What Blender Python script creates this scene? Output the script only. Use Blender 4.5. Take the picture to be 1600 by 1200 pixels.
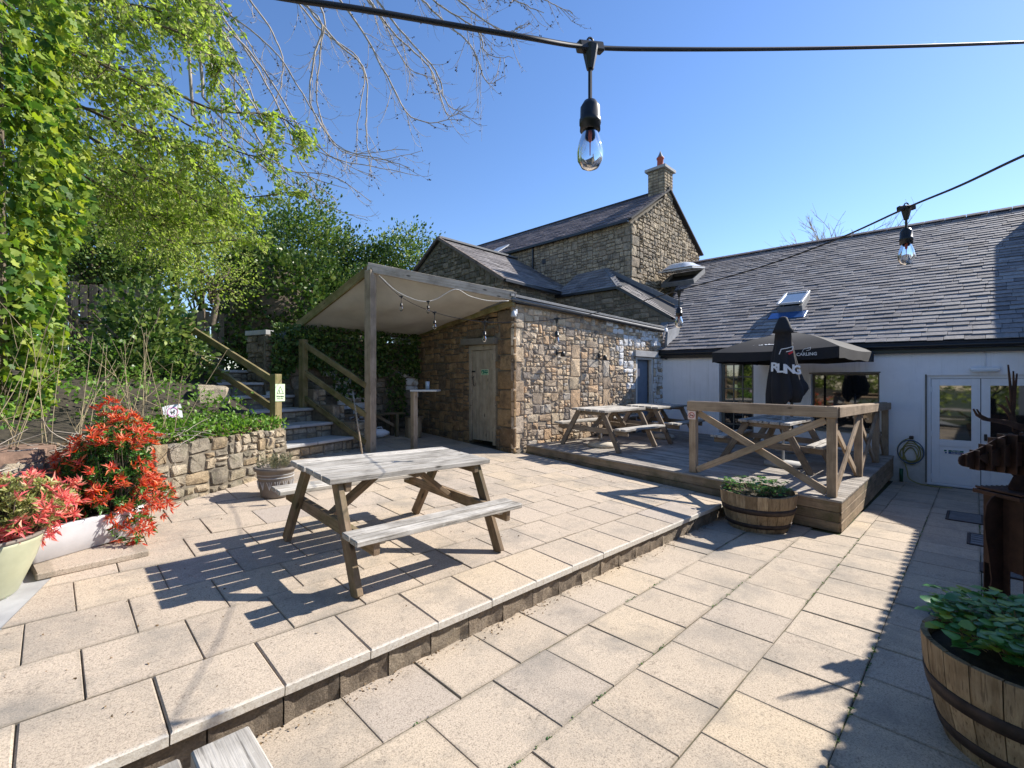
import bpy, math, random
import numpy as np
from mathutils import Vector, Matrix, noise
R_ = math.radians
rnd = random.Random(7)
for o in list(bpy.data.objects): bpy.data.objects.remove(o)
scene = bpy.context.scene
COL = scene.collection

# ------------------------------------------------------------------ camera, light, exposure
cam_d = bpy.data.cameras.new("camera"); cam = bpy.data.objects.new("camera", cam_d); COL.objects.link(cam)
cam_d.sensor_width = 36; cam_d.lens = 725 / 1600 * 36; cam_d.clip_start = .05; cam_d.clip_end = 800
cam.location = (0, 0, 1.65); cam.rotation_euler = (R_(90), 0, R_(-45))
scene.camera = cam
SUN = Vector((.747, -.294, .596)).normalized()
sun_d = bpy.data.lights.new("sun", 'SUN'); sun = bpy.data.objects.new("sun", sun_d); COL.objects.link(sun)
sun_d.energy = 5.0; sun_d.angle = R_(.55); sun_d.color = (1, .94, .85)
sun.rotation_euler = SUN.to_track_quat('Z', 'Y').to_euler()
world = bpy.data.worlds.new("World"); scene.world = world; world.use_nodes = True
wn = world.node_tree; bg = wn.nodes['Background']
sky = wn.nodes.new('ShaderNodeTexSky'); sky.sky_type = 'NISHITA'; sky.sun_disc = False
sky.sun_elevation = math.asin(SUN.z); sky.sun_rotation = math.atan2(SUN.x, SUN.y)
sky.air_density = 1.0; sky.dust_density = .1; sky.ozone_density = 2.4; sky.altitude = 60
skm = wn.nodes.new('ShaderNodeHueSaturation'); skm.inputs['Saturation'].default_value = 1.14; skt = wn.nodes.new('ShaderNodeMix'); skt.data_type = 'RGBA'; skt.blend_type = 'MULTIPLY'; skt.inputs[0].default_value = 1; skt.inputs[7].default_value = (1.05, 1.0, 1.09, 1)
wn.links.new(sky.outputs[0], skm.inputs['Color']); wn.links.new(skm.outputs[0], skt.inputs[6]); wn.links.new(skt.outputs[2], bg.inputs[0]); bg.inputs[1].default_value = .11
scene.view_settings.view_transform = 'Standard'; scene.view_settings.look = 'None'
scene.view_settings.exposure = .85; scene.view_settings.gamma = 1; scene.view_settings.use_curve_mapping = False
scene.render.engine = 'CYCLES'

# ------------------------------------------------------------------ camera maths used for measuring the place
A45 = math.sqrt(.5)
def pxdir(x, y):
    r = (x - 800) / 725; u = (600 - y) / 725
    return Vector((A45 + r * A45, A45 - r * A45, u))
def atD(x, y, D): return Vector((0, 0, 1.65)) + pxdir(x, y) * D
SX = -.0207
def zlow(x, y): return SX * x
def zup(x, y): return .2 - .06 * 2.4 + SX * x + .06 * y
def zdk(x, y): return .25 + .04 * (y - 1.15)

# ------------------------------------------------------------------ object helpers
kids = {}
def tag(o, label=None, cat=None, group=None, kind=None):
    if label: o['label'] = label
    if cat: o['category'] = cat
    if group: o['group'] = group
    if kind: o['kind'] = kind
    return o
def wm(o):
    m = o.matrix_basis.copy()
    if o.parent: m = wm(o.parent) @ o.matrix_parent_inverse @ m
    return m
def link(name, data, parent=None, M=None):
    o = bpy.data.objects.new(name, data); COL.objects.link(o)
    if M is not None: o.matrix_basis = M
    if parent is not None:
        o.parent = parent; o.matrix_parent_inverse = wm(parent).inverted()
        kids.setdefault(parent.name, []).append(o)
    return o
def thing(name, loc, label, cat, group=None, rz=0):
    o = link(name, None, None, Matrix.Translation(Vector(loc)) @ Matrix.Rotation(rz, 4, 'Z'))
    o.empty_display_size = .1
    return tag(o, label, cat, group)
def dup(root, M, label=None, group=None):
    def rec(o, p):
        c = o.copy(); COL.objects.link(c)
        if p is not None: c.parent = p; kids.setdefault(p.name, []).append(c)
        for k in kids.get(o.name, []): rec(k, c)
        return c
    r = rec(root, None); r.matrix_basis = M
    if label: r['label'] = label
    if group: r['group'] = group
    return r
def mesh(V, F, mat, smooth=False, mi=None):
    me = bpy.data.meshes.new("m"); me.from_pydata([tuple(v) for v in V], [], F)
    for m in (mat if isinstance(mat, (list, tuple)) else [mat]): me.materials.append(m)
    if smooth: me.polygons.foreach_set('use_smooth', [True] * len(me.polygons))
    if mi is not None: me.polygons.foreach_set('material_index', mi)
    return me
def mk(name, V, F, mat, parent=None, smooth=False, M=None): return link(name, mesh(V, F, mat, smooth), parent, M)
def cbox(a, b, c, r=.004):
    """chamfered box a*b*c centred at the origin"""
    V = []; r = min(r, a * .3, b * .3, c * .3)
    if r <= 0:
        r = .0001
    idx = {}
    for sx in (-1, 1):
        for sy in (-1, 1):
            for sz in (-1, 1):
                X, Y, Z = sx * a / 2, sy * b / 2, sz * c / 2
                for k in range(3):
                    p = [X - sx * r, Y - sy * r, Z - sz * r]
                    p[k] = (X, Y, Z)[k]
                    idx[(sx, sy, sz, k)] = len(V); V.append(tuple(p))
    F = []
    for k in range(3):
        i, j = [q for q in range(3) if q != k]
        for s in (-1, 1):
            f = []
            for (p, q) in ((-1, -1), (1, -1), (1, 1), (-1, 1)):
                t = [0, 0, 0]; t[k] = s; t[i] = p; t[j] = q; f.append(idx[(*t, k)])
            F.append(f)
    for k in range(3):
        i, j = [q for q in range(3) if q != k]
        for p in (-1, 1):
            for q in (-1, 1):
                f = []
                for (s, kk) in ((-1, i), (1, i), (1, j), (-1, j)):
                    t = [0, 0, 0]; t[k] = s; t[i] = p; t[j] = q; f.append(idx[(*t, kk)])
                F.append(f)
    for sx in (-1, 1):
        for sy in (-1, 1):
            for sz in (-1, 1): F.append([idx[(sx, sy, sz, k)] for k in range(3)])
    # orient outwards
    out = []
    for f in F:
        c0 = Vector((0, 0, 0))
        for i in f: c0 += Vector(V[i])
        n = (Vector(V[f[1]]) - Vector(V[f[0]])).cross(Vector(V[f[2]]) - Vector(V[f[0]]))
        out.append(f if n.dot(c0) > 0 else f[::-1])
    return V, out
def frame(x, up=(0, 0, 1)):
    x = Vector(x).normalized(); z = Vector(up); y = z.cross(x)
    if y.length < 1e-4: y = Vector((0, 1, 0)).cross(x)
    y.normalize(); z = x.cross(y)
    return Matrix((x, y, z)).transposed()
def beam(name, p0, p1, w, t, mat, parent=None, up=(0, 0, 1), bev=.005):
    """timber from p0 to p1, w across, t along up"""
    p0 = Vector(p0); p1 = Vector(p1)
    V, F = cbox((p1 - p0).length, w, t, bev)
    M = Matrix.Translation((p0 + p1) / 2) @ frame(p1 - p0, up).to_4x4()
    return mk(name, V, F, mat, parent, M=M)
def box(name, lo, hi, mat, parent=None, bev=.004):
    lo = Vector(lo); hi = Vector(hi); s = hi - lo
    V, F = cbox(abs(s.x), abs(s.y), abs(s.z), bev)
    return mk(name, V, F, mat, parent, M=Matrix.Translation((lo + hi) / 2))
class MB:
    def __init__(s): s.V = []; s.F = []
    def add(s, V, F, M=None):
        n = len(s.V)
        s.V += [tuple(M @ Vector(v)) for v in V] if M is not None else [tuple(v) for v in V]
        s.F += [[i + n for i in f] for f in F]
    def box(s, lo, hi, bev=.003):
        lo = Vector(lo); hi = Vector(hi); d = hi - lo
        s.add(*cbox(abs(d.x), abs(d.y), abs(d.z), bev), Matrix.Translation((lo + hi) / 2))
    def beam(s, p0, p1, w, t, up=(0, 0, 1), bev=.003):
        p0 = Vector(p0); p1 = Vector(p1)
        s.add(*cbox((p1 - p0).length, w, t, bev), Matrix.Translation((p0 + p1) / 2) @ frame(p1 - p0, up).to_4x4())
    def tube(s, pts, r, n=6): s.add(*tube_geo(pts, r, n))
    def build(s, name, mat, parent=None, smooth=False): return mk(name, s.V, s.F, mat, parent, smooth)
def tube_geo(pts, r, n=8, closed=False):
    pts = [Vector(p) for p in pts]; V = []; F = []
    rr = r if isinstance(r, (list, tuple)) else [r] * len(pts)
    prev = None
    for i, p in enumerate(pts):
        d = (pts[min(i + 1, len(pts) - 1)] - pts[max(i - 1, 0)])
        if d.length < 1e-9: d = Vector((0, 0, 1))
        d.normalize()
        if prev is None: a = d.orthogonal().normalized()
        else:
            a = prev - d * prev.dot(d)
            a = a.normalized() if a.length > 1e-6 else d.orthogonal().normalized()
        prev = a; b = d.cross(a)
        for k in range(n):
            t = 2 * math.pi * k / n; V.append(p + (a * math.cos(t) + b * math.sin(t)) * rr[i])
    for i in range(len(pts) - 1):
        for k in range(n):
            k2 = (k + 1) % n; F.append([i * n + k, i * n + k2, (i + 1) * n + k2, (i + 1) * n + k])
    if not closed:
        F.append(list(range(n))[::-1]); F.append([(len(pts) - 1) * n + k for k in range(n)])
    return V, F
def tube(name, pts, r, mat, parent=None, n=8): 
    V, F = tube_geo(pts, r, n); return mk(name, V, F, mat, parent, True)
def lathe(name, prof, c, mat, parent=None, n=28, smooth=True, jitter=0):
    V = []; F = []; c = Vector(c)
    for (r, z) in prof:
        for k in range(n):
            t = 2 * math.pi * k / n; q = r
            V.append(c + Vector((q * math.cos(t), q * math.sin(t), z)))
    for i in range(len(prof) - 1):
        for k in range(n):
            k2 = (k + 1) % n; F.append([i * n + k, i * n + k2, (i + 1) * n + k2, (i + 1) * n + k])
    o = mk(name, V, F, mat, parent, smooth)
    return o
def extrude(name, pts, vec, mat, parent=None):
    """flat outline pts (3-D) given real thickness vec"""
    n = len(pts); vec = Vector(vec); pts = [Vector(p) for p in pts]
    V = [p - vec / 2 for p in pts] + [p + vec / 2 for p in pts]
    F = [list(range(n))[::-1], list(range(n, 2 * n))] + [[i, (i + 1) % n, n + (i + 1) % n, n + i] for i in range(n)]
    return mk(name, V, F, mat, parent)
def ext_geo(pts, vec):
    n = len(pts); vec = Vector(vec); pts = [Vector(p) for p in pts]
    return [p - vec / 2 for p in pts] + [p + vec / 2 for p in pts], [list(range(n))[::-1], list(range(n, 2 * n))] + [[i, (i + 1) % n, n + (i + 1) % n, n + i] for i in range(n)]
def text(name, s, M, size, mat, parent, thick=.001, bold=0, sx=1):
    c = bpy.data.curves.new("t", 'FONT'); c.body = s; c.size = size; c.align_x = 'CENTER'; c.align_y = 'CENTER'
    c.extrude = thick; c.offset = bold; c.resolution_u = 2
    t = bpy.data.objects.new("t", c); COL.objects.link(t)
    bpy.context.view_layer.update()
    me = bpy.data.meshes.new_from_object(t); bpy.data.objects.remove(t)
    me.transform(M @ Matrix.Diagonal((sx, 1, 1, 1))); me.materials.clear(); me.materials.append(mat)
    return link(name, me, parent)
def basis(o, x, y):
    x = Vector(x).normalized(); y = Vector(y).normalized(); z = x.cross(y).normalized(); y = z.cross(x)
    m = Matrix((x, y, z)).transposed().to_4x4(); m.translation = Vector(o); return m

# ------------------------------------------------------------------ materials
def nm(name):
    m = bpy.data.materials.new(name); m.use_nodes = True
    nt = m.node_tree; b = nt.nodes['Principled BSDF']; return m, nt, b
def N(nt, t, **k):
    n = nt.nodes.new(t)
    for a, v in k.items(): setattr(n, a, v)
    return n
def ramp(nt, fac, stops):
    r = N(nt, 'ShaderNodeValToRGB'); e = r.color_ramp.elements
    while len(e) > 1: e.remove(e[-1])
    e[0].position = stops[0][0]; e[0].color = (*stops[0][1], 1)
    for p, c in stops[1:]:
        q = e.new(p); q.color = (*c, 1)
    nt.links.new(fac, r.inputs[0]); return r.outputs[0]
def mixc(nt, a, b, fac, mode='MIX'):
    m = N(nt, 'ShaderNodeMix', data_type='RGBA', blend_type=mode)
    for s, v in ((6, a), (7, b), (0, fac)):
        if hasattr(v, 'is_output') or hasattr(v, 'node'): nt.links.new(v, m.inputs[s])
        elif isinstance(v, (int, float)): m.inputs[s].default_value = v
        else: m.inputs[s].default_value = (*v, 1)
    return m.outputs[2]
def noise_n(nt, vec, scale, detail=6, rough=.6, out=0):
    n = N(nt, 'ShaderNodeTexNoise'); n.inputs['Scale'].default_value = scale; n.inputs['Detail'].default_value = detail; n.inputs['Roughness'].default_value = rough
    nt.links.new(vec, n.inputs['Vector']); return n.outputs[out]
def mathn(nt, op, a, b=None):
    m = N(nt, 'ShaderNodeMath', operation=op)
    for i, v in enumerate((a, b)):
        if v is None: continue
        if isinstance(v, (int, float)): m.inputs[i].default_value = v
        else: nt.links.new(v, m.inputs[i])
    return m.outputs[0]
def coords(nt, world=False, scale=(1, 1, 1), rand=True):
    if world: v = N(nt, 'ShaderNodeNewGeometry').outputs['Position']
    else: v = N(nt, 'ShaderNodeTexCoord').outputs['Object']
    mp = N(nt, 'ShaderNodeMapping'); mp.inputs['Scale'].default_value = scale
    nt.links.new(v, mp.inputs[0])
    if rand and not world:
        oi = N(nt, 'ShaderNodeObjectInfo'); sc = mathn(nt, 'MULTIPLY', oi.outputs['Random'], 37.)
        nt.links.new(sc, mp.inputs['Location'])
    return mp.outputs[0]
def bump(nt, b, h, strength, dist=.01):
    bp = N(nt, 'ShaderNodeBump'); bp.inputs['Strength'].default_value = strength; bp.inputs['Distance'].default_value = dist
    nt.links.new(h, bp.inputs['Height']); nt.links.new(bp.outputs[0], b.inputs['Normal'])
def rand_fac(nt):
    oi = N(nt, 'ShaderNodeObjectInfo').outputs['Random']; g = N(nt, 'ShaderNodeNewGeometry').outputs['Random Per Island']
    return mathn(nt, 'FRACT', mathn(nt, 'ADD', oi, g))
def plain(name, c, rough=.5, metal=0, var=.12, sc=8, bmp=.1, spec=.5):
    m, nt, b = nm(name); v = coords(nt)
    n = noise_n(nt, v, sc)
    lo = tuple(x * (1 - var) for x in c); hi = tuple(min(1, x * (1 + var)) for x in c)
    nt.links.new(ramp(nt, n, [(.3, lo), (.7, hi)]), b.inputs['Base Color'])
    b.inputs['Roughness'].default_value = rough; b.inputs['Metallic'].default_value = metal
    b.inputs['Specular IOR Level'].default_value = spec
    if bmp: bump(nt, b, noise_n(nt, v, sc * 6), bmp, .004)
    return m
def wood(name, c1, c2, dark=(.03, .025, .02), crack=.5, moss=None, rough=.85, vary=.35, grain=1., lich=0):
    """weathered timber, grain along the piece's own X"""
    m, nt, b = nm(name)
    v = coords(nt, scale=(1.2, 26 * grain, 26 * grain)); v2 = coords(nt, scale=(1, 1, 1)); v3 = coords(nt, scale=(2.2, 75 * grain, 75 * grain))
    g = noise_n(nt, v, 1.4, 8, .7)
    col = ramp(nt, g, [(.3, c1), (.68, c2)])
    blot = noise_n(nt, v2, 3.2, 5, .6)
    col = mixc(nt, col, tuple(x * .62 for x in c1), ramp(nt, blot, [(.45, (0, 0, 0)), (.75, (1, 1, 1))]))
    fib = noise_n(nt, v3, 1.5, 4, .6)
    crk = ramp(nt, fib, [(.34, (1, 1, 1)), (.45, (0, 0, 0))])
    cf = mathn(nt, 'MULTIPLY', crk, crack)
    col = mixc(nt, col, dark, cf)
    # knots
    vo = N(nt, 'ShaderNodeTexVoronoi'); vo.inputs['Scale'].default_value = 1.; nt.links.new(coords(nt, scale=(2.6, 7, 7)), vo.inputs['Vector'])
    kn = ramp(nt, vo.outputs['Distance'], [(.07, (1, 1, 1)), (.14, (0, 0, 0))])
    col = mixc(nt, col, tuple(x * .5 for x in dark), mathn(nt, 'MULTIPLY', kn, .8))
    if moss:
        ms = noise_n(nt, v2, 2.1, 7, .7)
        col = mixc(nt, col, moss, ramp(nt, ms, [(.48, (0, 0, 0)), (.68, (1, 1, 1))]))
    if lich:
        l = noise_n(nt, v2, 28, 4, .6)
        col = mixc(nt, col, (.6, .6, .55), mathn(nt, 'MULTIPLY', ramp(nt, l, [(.62, (0, 0, 0)), (.68, (1, 1, 1))]), lich))
    oi = rand_fac(nt)
    mul = mathn(nt, 'ADD', mathn(nt, 'MULTIPLY', oi, vary), 1 - vary / 2)
    hs = N(nt, 'ShaderNodeHueSaturation'); nt.links.new(mul, hs.inputs['Value']); nt.links.new(col, hs.inputs['Color'])
    nt.links.new(hs.outputs[0], b.inputs['Base Color']); b.inputs['Roughness'].default_value = rough
    b.inputs['Specular IOR Level'].default_value = .25
    h = mathn(nt, 'ADD', mathn(nt, 'MULTIPLY', g, .5), mathn(nt, 'MULTIPLY', fib, .9))
    bump(nt, b, h, .55, .004); return m
def stone_mat(name, pal, bmp=.9, stain=(.05, .045, .04), st=.55, white=0, green=0):
    m, nt, b = nm(name); f = rand_fac(nt)
    n = len(pal); col = ramp(nt, f, [(i / n, c) for i, c in enumerate(pal)]); nt.nodes[-1]
    for r in nt.nodes:
        if r.bl_idname == 'ShaderNodeValToRGB': r.color_ramp.interpolation = 'CONSTANT'
    v = coords(nt, world=True)
    a = noise_n(nt, v, 9, 8, .7); fine = noise_n(nt, v, 70, 5, .7)
    col = mixc(nt, col, ramp(nt, a, [(.25, (.45, .42, .4)), (.75, (1.45, 1.42, 1.35))]), .8, 'MULTIPLY')
    col = mixc(nt, col, ramp(nt, fine, [(.3, (.6, .6, .6)), (.7, (1.3, 1.3, 1.3))]), .7, 'MULTIPLY')
    s = noise_n(nt, v, 3.1, 7, .7)
    col = mixc(nt, col, stain, mathn(nt, 'MULTIPLY', ramp(nt, s, [(.5, (0, 0, 0)), (.66, (1, 1, 1))]), st))
    if green: col = mixc(nt, col, (.05, .07, .02), mathn(nt, 'MULTIPLY', ramp(nt, noise_n(nt, v, 4.3, 6), [(.5, (0, 0, 0)), (.65, (1, 1, 1))]), green))
    if white: col = mixc(nt, col, (.8, .8, .8), mathn(nt, 'MULTIPLY', ramp(nt, noise_n(nt, v, 7, 6), [(.52, (1, 1, 1)), (.68, (0, 0, 0))]), white))
    nt.links.new(col, b.inputs['Base Color']); b.inputs['Roughness'].default_value = .92; b.inputs['Specular IOR Level'].default_value = .2
    h = mathn(nt, 'ADD', mathn(nt, 'MULTIPLY', noise_n(nt, v, 16, 9, .8), 1.3), mathn(nt, 'MULTIPLY', fine, .35))
    bump(nt, b, h, bmp, .03); return m
def slab_mat(name, c, dirt=.7, edge=False):
    m, nt, b = nm(name); f = rand_fac(nt); v = coords(nt, world=True)
    col = ramp(nt, f, [(0, tuple(x * .86 for x in c)), (.3, (c[0] * .97, c[1] * .96, c[2] * .94)), (.6, c), (.82, (c[0] * 1.06, c[1] * 1.03, c[2] * .95)), (1, (c[0] * .84, c[1] * .86, c[2] * .92))])
    sp = noise_n(nt, v, 120, 4, .8); sp2 = noise_n(nt, v, 48, 5, .8)
    col = mixc(nt, col, ramp(nt, sp, [(.34, (.42, .39, .36)), (.48, (1, 1, 1)), (.66, (1.28, 1.26, 1.22))]), .95, 'MULTIPLY')
    col = mixc(nt, col, (.1, .08, .06), mathn(nt, 'MULTIPLY', ramp(nt, sp2, [(.33, (1, 1, 1)), (.40, (0, 0, 0))]), .8))
    st = noise_n(nt, v, 1.7, 9, .72)
    col = mixc(nt, col, tuple(x * .42 for x in (c[0], c[0] * .93, c[0] * .82)), mathn(nt, 'MULTIPLY', ramp(nt, st, [(.48, (0, 0, 0)), (.70, (1, 1, 1))]), dirt))
    st2 = noise_n(nt, v, 6.5, 8, .8)
    spk = mathn(nt, 'MULTIPLY', ramp(nt, st2, [(.55, (0, 0, 0)), (.66, (1, 1, 1))]), ramp(nt, sp2, [(.44, (1, 1, 1)), (.56, (0, 0, 0))]))
    col = mixc(nt, col, (.12, .1, .08), mathn(nt, 'MULTIPLY', spk, .75 * dirt))
    # dirty rim of each piece (object-space box distance)
    tc = N(nt, 'ShaderNodeTexCoord').outputs['Object']; sx = N(nt, 'ShaderNodeSeparateXYZ'); nt.links.new(tc, sx.inputs[0])
    dx = mathn(nt, 'SUBTRACT', .2275, mathn(nt, 'ABSOLUTE', sx.outputs[0])); dy = mathn(nt, 'SUBTRACT', .243, mathn(nt, 'ABSOLUTE', sx.outputs[1]))
    dd = mathn(nt, 'MINIMUM', dx, dy); dd = mathn(nt, 'ADD', dd, mathn(nt, 'MULTIPLY', mathn(nt, 'SUBTRACT', st2, .5), .07))
    rim = ramp(nt, dd, [(.0, (1, 1, 1)), (.017, (0, 0, 0))])
    col = mixc(nt, col, (.13, .115, .085), mathn(nt, 'MULTIPLY', rim, .38 if not edge else .25))
    if edge:    # worn pale lime-streaked front edge
        ed = mathn(nt, 'ADD', sx.outputs[1], mathn(nt, 'MULTIPLY', mathn(nt, 'SUBTRACT', st2, .5), .03))
        col = mixc(nt, col, (.62, .59, .53), mathn(nt, 'MULTIPLY', ramp(nt, mathn(nt, 'ADD', ed, 1), [(.762, (1, 1, 1)), (.782, (0, 0, 0))]), ramp(nt, sp2, [(.35, (.25, .25, .25)), (.55, (1, 1, 1))])))
    nt.links.new(col, b.inputs['Base Color']); b.inputs['Roughness'].default_value = .88; b.inputs['Specular IOR Level'].default_value = .3
    h = mathn(nt, 'ADD', sp, mathn(nt, 'MULTIPLY', noise_n(nt, v, 45, 6), .6))
    bump(nt, b, h, .45, .004); return m
def leaf_mat(name, cols, trans=.35, rough=.45):
    m, nt, b = nm(name)
    f = N(nt, 'ShaderNodeNewGeometry').outputs['Random Per Island']
    n = len(cols); col = ramp(nt, f, [(i / max(1, n - 1), c) for i, c in enumerate(cols)])
    nt.links.new(col, b.inputs['Base Color']); b.inputs['Roughness'].default_value = rough
    b.inputs['Specular IOR Level'].default_value = .25
    tr = N(nt, 'ShaderNodeBsdfTranslucent'); hs = N(nt, 'ShaderNodeHueSaturation'); hs.inputs['Value'].default_value = 1.5; hs.inputs['Saturation'].default_value = 1.1
    nt.links.new(col, hs.inputs['Color']); nt.links.new(hs.outputs[0], tr.inputs[0])
    mx = N(nt, 'ShaderNodeMixShader'); mx.inputs[0].default_value = trans
    nt.links.new(b.outputs[0], mx.inputs[1]); nt.links.new(tr.outputs[0], mx.inputs[2])
    nt.links.new(mx.outputs[0], nt.nodes['Material Output'].inputs[0]); return m
def glass_dark(name, c=(.012, .014, .016), r=.03):
    m, nt, b = nm(name); b.inputs['Base Color'].default_value = (*c, 1); b.inputs['Roughness'].default_value = r
    b.inputs['IOR'].default_value = 1.9; b.inputs['Specular IOR Level'].default_value = .8
    v = coords(nt); bump(nt, b, noise_n(nt, v, 1.2, 2), .05, .02); return m
M_slab = slab_mat('slab_beige', (.465, .388, .31), .75); M_slab2 = slab_mat('slab_lower', (.465, .39, .308), .7)
M_nose = slab_mat('slab_nosing', (.47, .393, .312), .6, True)
M_riser = stone_mat('riser_block', [(.34, .28, .22), (.29, .24, .19), (.38, .32, .25)], 1.3, st=.3)
M_joint = plain('joint_soil', (.085, .075, .05), .95, var=.5, sc=14, bmp=.5)
m_, nt_, b_ = nm('joint_moss'); v_ = coords(nt_, True)
nt_.links.new(ramp(nt_, noise_n(nt_, v_, 5, 8, .7), [(.42, (.045, .038, .028)), (.6, (.07, .09, .02))]), b_.inputs['Base Color']); b_.inputs['Roughness'].default_value = .95
M_moss = m_
SAND = [(.36, .26, .165), (.44, .33, .21), (.30, .235, .17), (.40, .32, .235), (.25, .19, .135), (.47, .38, .27), (.34, .30, .25), (.42, .28, .16), (.19, .16, .135), (.38, .30, .20)]
M_stone = stone_mat('sandstone', [tuple(.82 * x * 1.66 + .18 * sum(c) / 3 * 1.66 for x in c) for c in SAND])
M_stone_w = stone_mat('sandstone_whitewashed', SAND, white=.95)
M_stone_d = stone_mat('sandstone_brown_stained', [(.30, .20, .11), (.36, .25, .14), (.24, .165, .10), (.20, .15, .10), (.33, .22, .12)], st=.7)  # browner, more heavily stained stone of the shed's west face
M_stone_g = stone_mat('garden_stone', [(.42, .36, .27), (.36, .32, .26), (.47, .39, .28), (.30, .265, .21), (.5, .43, .33), (.38, .30, .2)], green=.3)
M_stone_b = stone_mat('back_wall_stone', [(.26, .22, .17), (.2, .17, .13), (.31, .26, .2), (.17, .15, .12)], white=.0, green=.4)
M_stone_h = stone_mat('house_stone', [(.44, .365, .265), (.38, .315, .24), (.50, .42, .31), (.33, .285, .225), (.42, .355, .27)], 1.2)
M_mortar = plain('lime_mortar', (.36, .29, .21), .95, var=.35, sc=12, bmp=.6)
M_mortar_d = plain('dark_mortar', (.16, .135, .10), .95, var=.35, sc=12, bmp=.6)
M_white = plain('white_painted_render', (.84, .84, .86), .7, var=.03, sc=5, bmp=.35)
def weather(m):
    nt = m.node_tree; b = nt.nodes['Principled BSDF']; src = b.inputs['Base Color'].links[0].from_socket
    v = coords(nt, True); sz = N(nt, 'ShaderNodeSeparateXYZ'); nt.links.new(v, sz.inputs[0])
    a = mathn(nt, 'ADD', sz.outputs[2], mathn(nt, 'MULTIPLY', noise_n(nt, v, 3, 7, .7), -.9))
    f = ramp(nt, mathn(nt, 'ADD', a, .6), [(-.0, (1, 1, 1)), (.55, (0, 0, 0))])
    c = mixc(nt, src, (.33, .32, .28), mathn(nt, 'MULTIPLY', f, .75))
    vs = coords(nt, True, (9, 9, .5)); c = mixc(nt, c, (.55, .55, .54), mathn(nt, 'MULTIPLY', ramp(nt, noise_n(nt, vs, 1, 6, .7), [(.52, (0, 0, 0)), (.75, (1, 1, 1))]), .55))
    nt.links.new(c, b.inputs['Base Color'])
weather(M_white)
M_wpaint = plain('white_paint', (.80, .81, .84), .4, var=.03, bmp=.05)
M_slate = None
def slate_mat(name, pal):
    m, nt, b = nm(name); f = rand_fac(nt); v = coords(nt, True)
    col = ramp(nt, f, [(i / (len(pal) - 1), c) for i, c in enumerate(pal)])
    col = mixc(nt, col, ramp(nt, noise_n(nt, v, 14, 7, .7), [(.3, (.6, .6, .6)), (.7, (1.4, 1.35, 1.35))]), .8, 'MULTIPLY')
    col = mixc(nt, col, (.36, .35, .31), mathn(nt, 'MULTIPLY', ramp(nt, noise_n(nt, v, 33, 5, .7), [(.60, (0, 0, 0)), (.68, (1, 1, 1))]), .5))
    nt.links.new(col, b.inputs['Base Color']); b.inputs['Roughness'].default_value = .78; b.inputs['Specular IOR Level'].default_value = .3
    bump(nt, b, noise_n(nt, v, 30, 8, .7), .4, .012); return m
M_slate = slate_mat('slate', [(.155, .145, .145), (.225, .21, .205), (.125, .115, .115), (.29, .275, .265), (.18, .165, .165), (.25, .235, .22)])
M_slate2 = slate_mat('slate_old', [(.14, .11, .11), (.19, .155, .15), (.10, .085, .09), (.23, .19, .18)])
M_under = plain('roof_felt', (.03, .03, .035), .9)
M_table = wood('picnic_grey', (.31, .28, .24), (.58, .55, .50), crack=.85, lich=.3)
M_leg = wood('picnic_leg', (.17, .12, .075), (.29, .21, .14), crack=.5, moss=(.09, .09, .04))
M_leg2 = wood('deck_table_leg', (.20, .155, .115), (.33, .265, .20), crack=.4)
M_deck = wood('decking', (.26, .23, .20), (.40, .36, .31), crack=.5, vary=.4)
M_rail = wood('rail_timber', (.30, .215, .14), (.46, .35, .24), crack=.3, vary=.25)
M_fascia = wood('deck_fascia', (.24, .175, .115), (.36, .27, .18), crack=.5, moss=(.12, .11, .06))
M_green = wood('greened_rail', (.16, .125, .055), (.28, .23, .12), crack=.3, moss=(.10, .11, .03))
M_post = wood('canopy_post', (.26, .20, .14), (.40, .33, .25), crack=.4)
M_beamw = wood('canopy_beam', (.34, .29, .23), (.56, .50, .43), crack=.4)
M_fence = wood('fence_board', (.13, .10, .085), (.24, .195, .165), crack=.5)
M_barrel = wood('oak_stave', (.22, .15, .085), (.44, .34, .22), crack=.65, vary=.4, dark=(.05, .03, .02))
M_hoop = plain('rusty_hoop', (.055, .04, .035), .65, .5, .4, 14, .4)
M_rust = plain('rusty_steel', (.045, .022, .015), .62, .45, .6, 7, .4)
M_black = plain('black_plastic', (.012, .012, .013), .4, bmp=.0)
M_cable = plain('black_rubber', (.008, .008, .009), .5, bmp=0)
M_white_cord = plain('white_cord', (.6, .58, .54), .6, bmp=0)
M_canvas = plain('canopy_canvas', (.50, .475, .43), .9, var=.12, sc=2.2, bmp=.15)
M_blackfab = plain('black_umbrella_cloth', (.013, .013, .016), .85, var=.2, sc=3, bmp=.1)
M_print = plain('white_print', (.72, .72, .72), .7, bmp=0)
M_redprint = plain('red_print', (.5, .02, .03), .7, bmp=0)
M_steel = plain('galvanised_steel', (.5, .5, .52), .35, .9, .1)
M_alu = plain('pale_metal', (.46, .48, .50), .5, .2, .08)
M_lead = plain('lead_sheet', (.16, .165, .175), .7, .1, .2)
M_blue = plain('blue_flashing', (.03, .12, .33), .35, .4, .2)
M_gutter = plain('black_gutter', (.012, .013, .016), .35)
M_doorbr = wood('old_door_boards', (.30, .255, .185), (.40, .345, .26), crack=.25, vary=.1)
M_doorbl = plain('blue_grey_door', (.16, .20, .26), .6, var=.1)
M_frame = plain('grey_brown_frame', (.16, .145, .12), .6, var=.15)
M_glass = glass_dark('window_glass')
M_sky_glass = glass_dark('rooflight_glass', (.16, .20, .24), .12)
M_pot = plain('terracotta_grey_pot', (.17, .145, .12), .7, var=.2)
M_potg = plain('celadon_glaze', (.40, .41, .28), .35, var=.15, sc=4)
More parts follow.
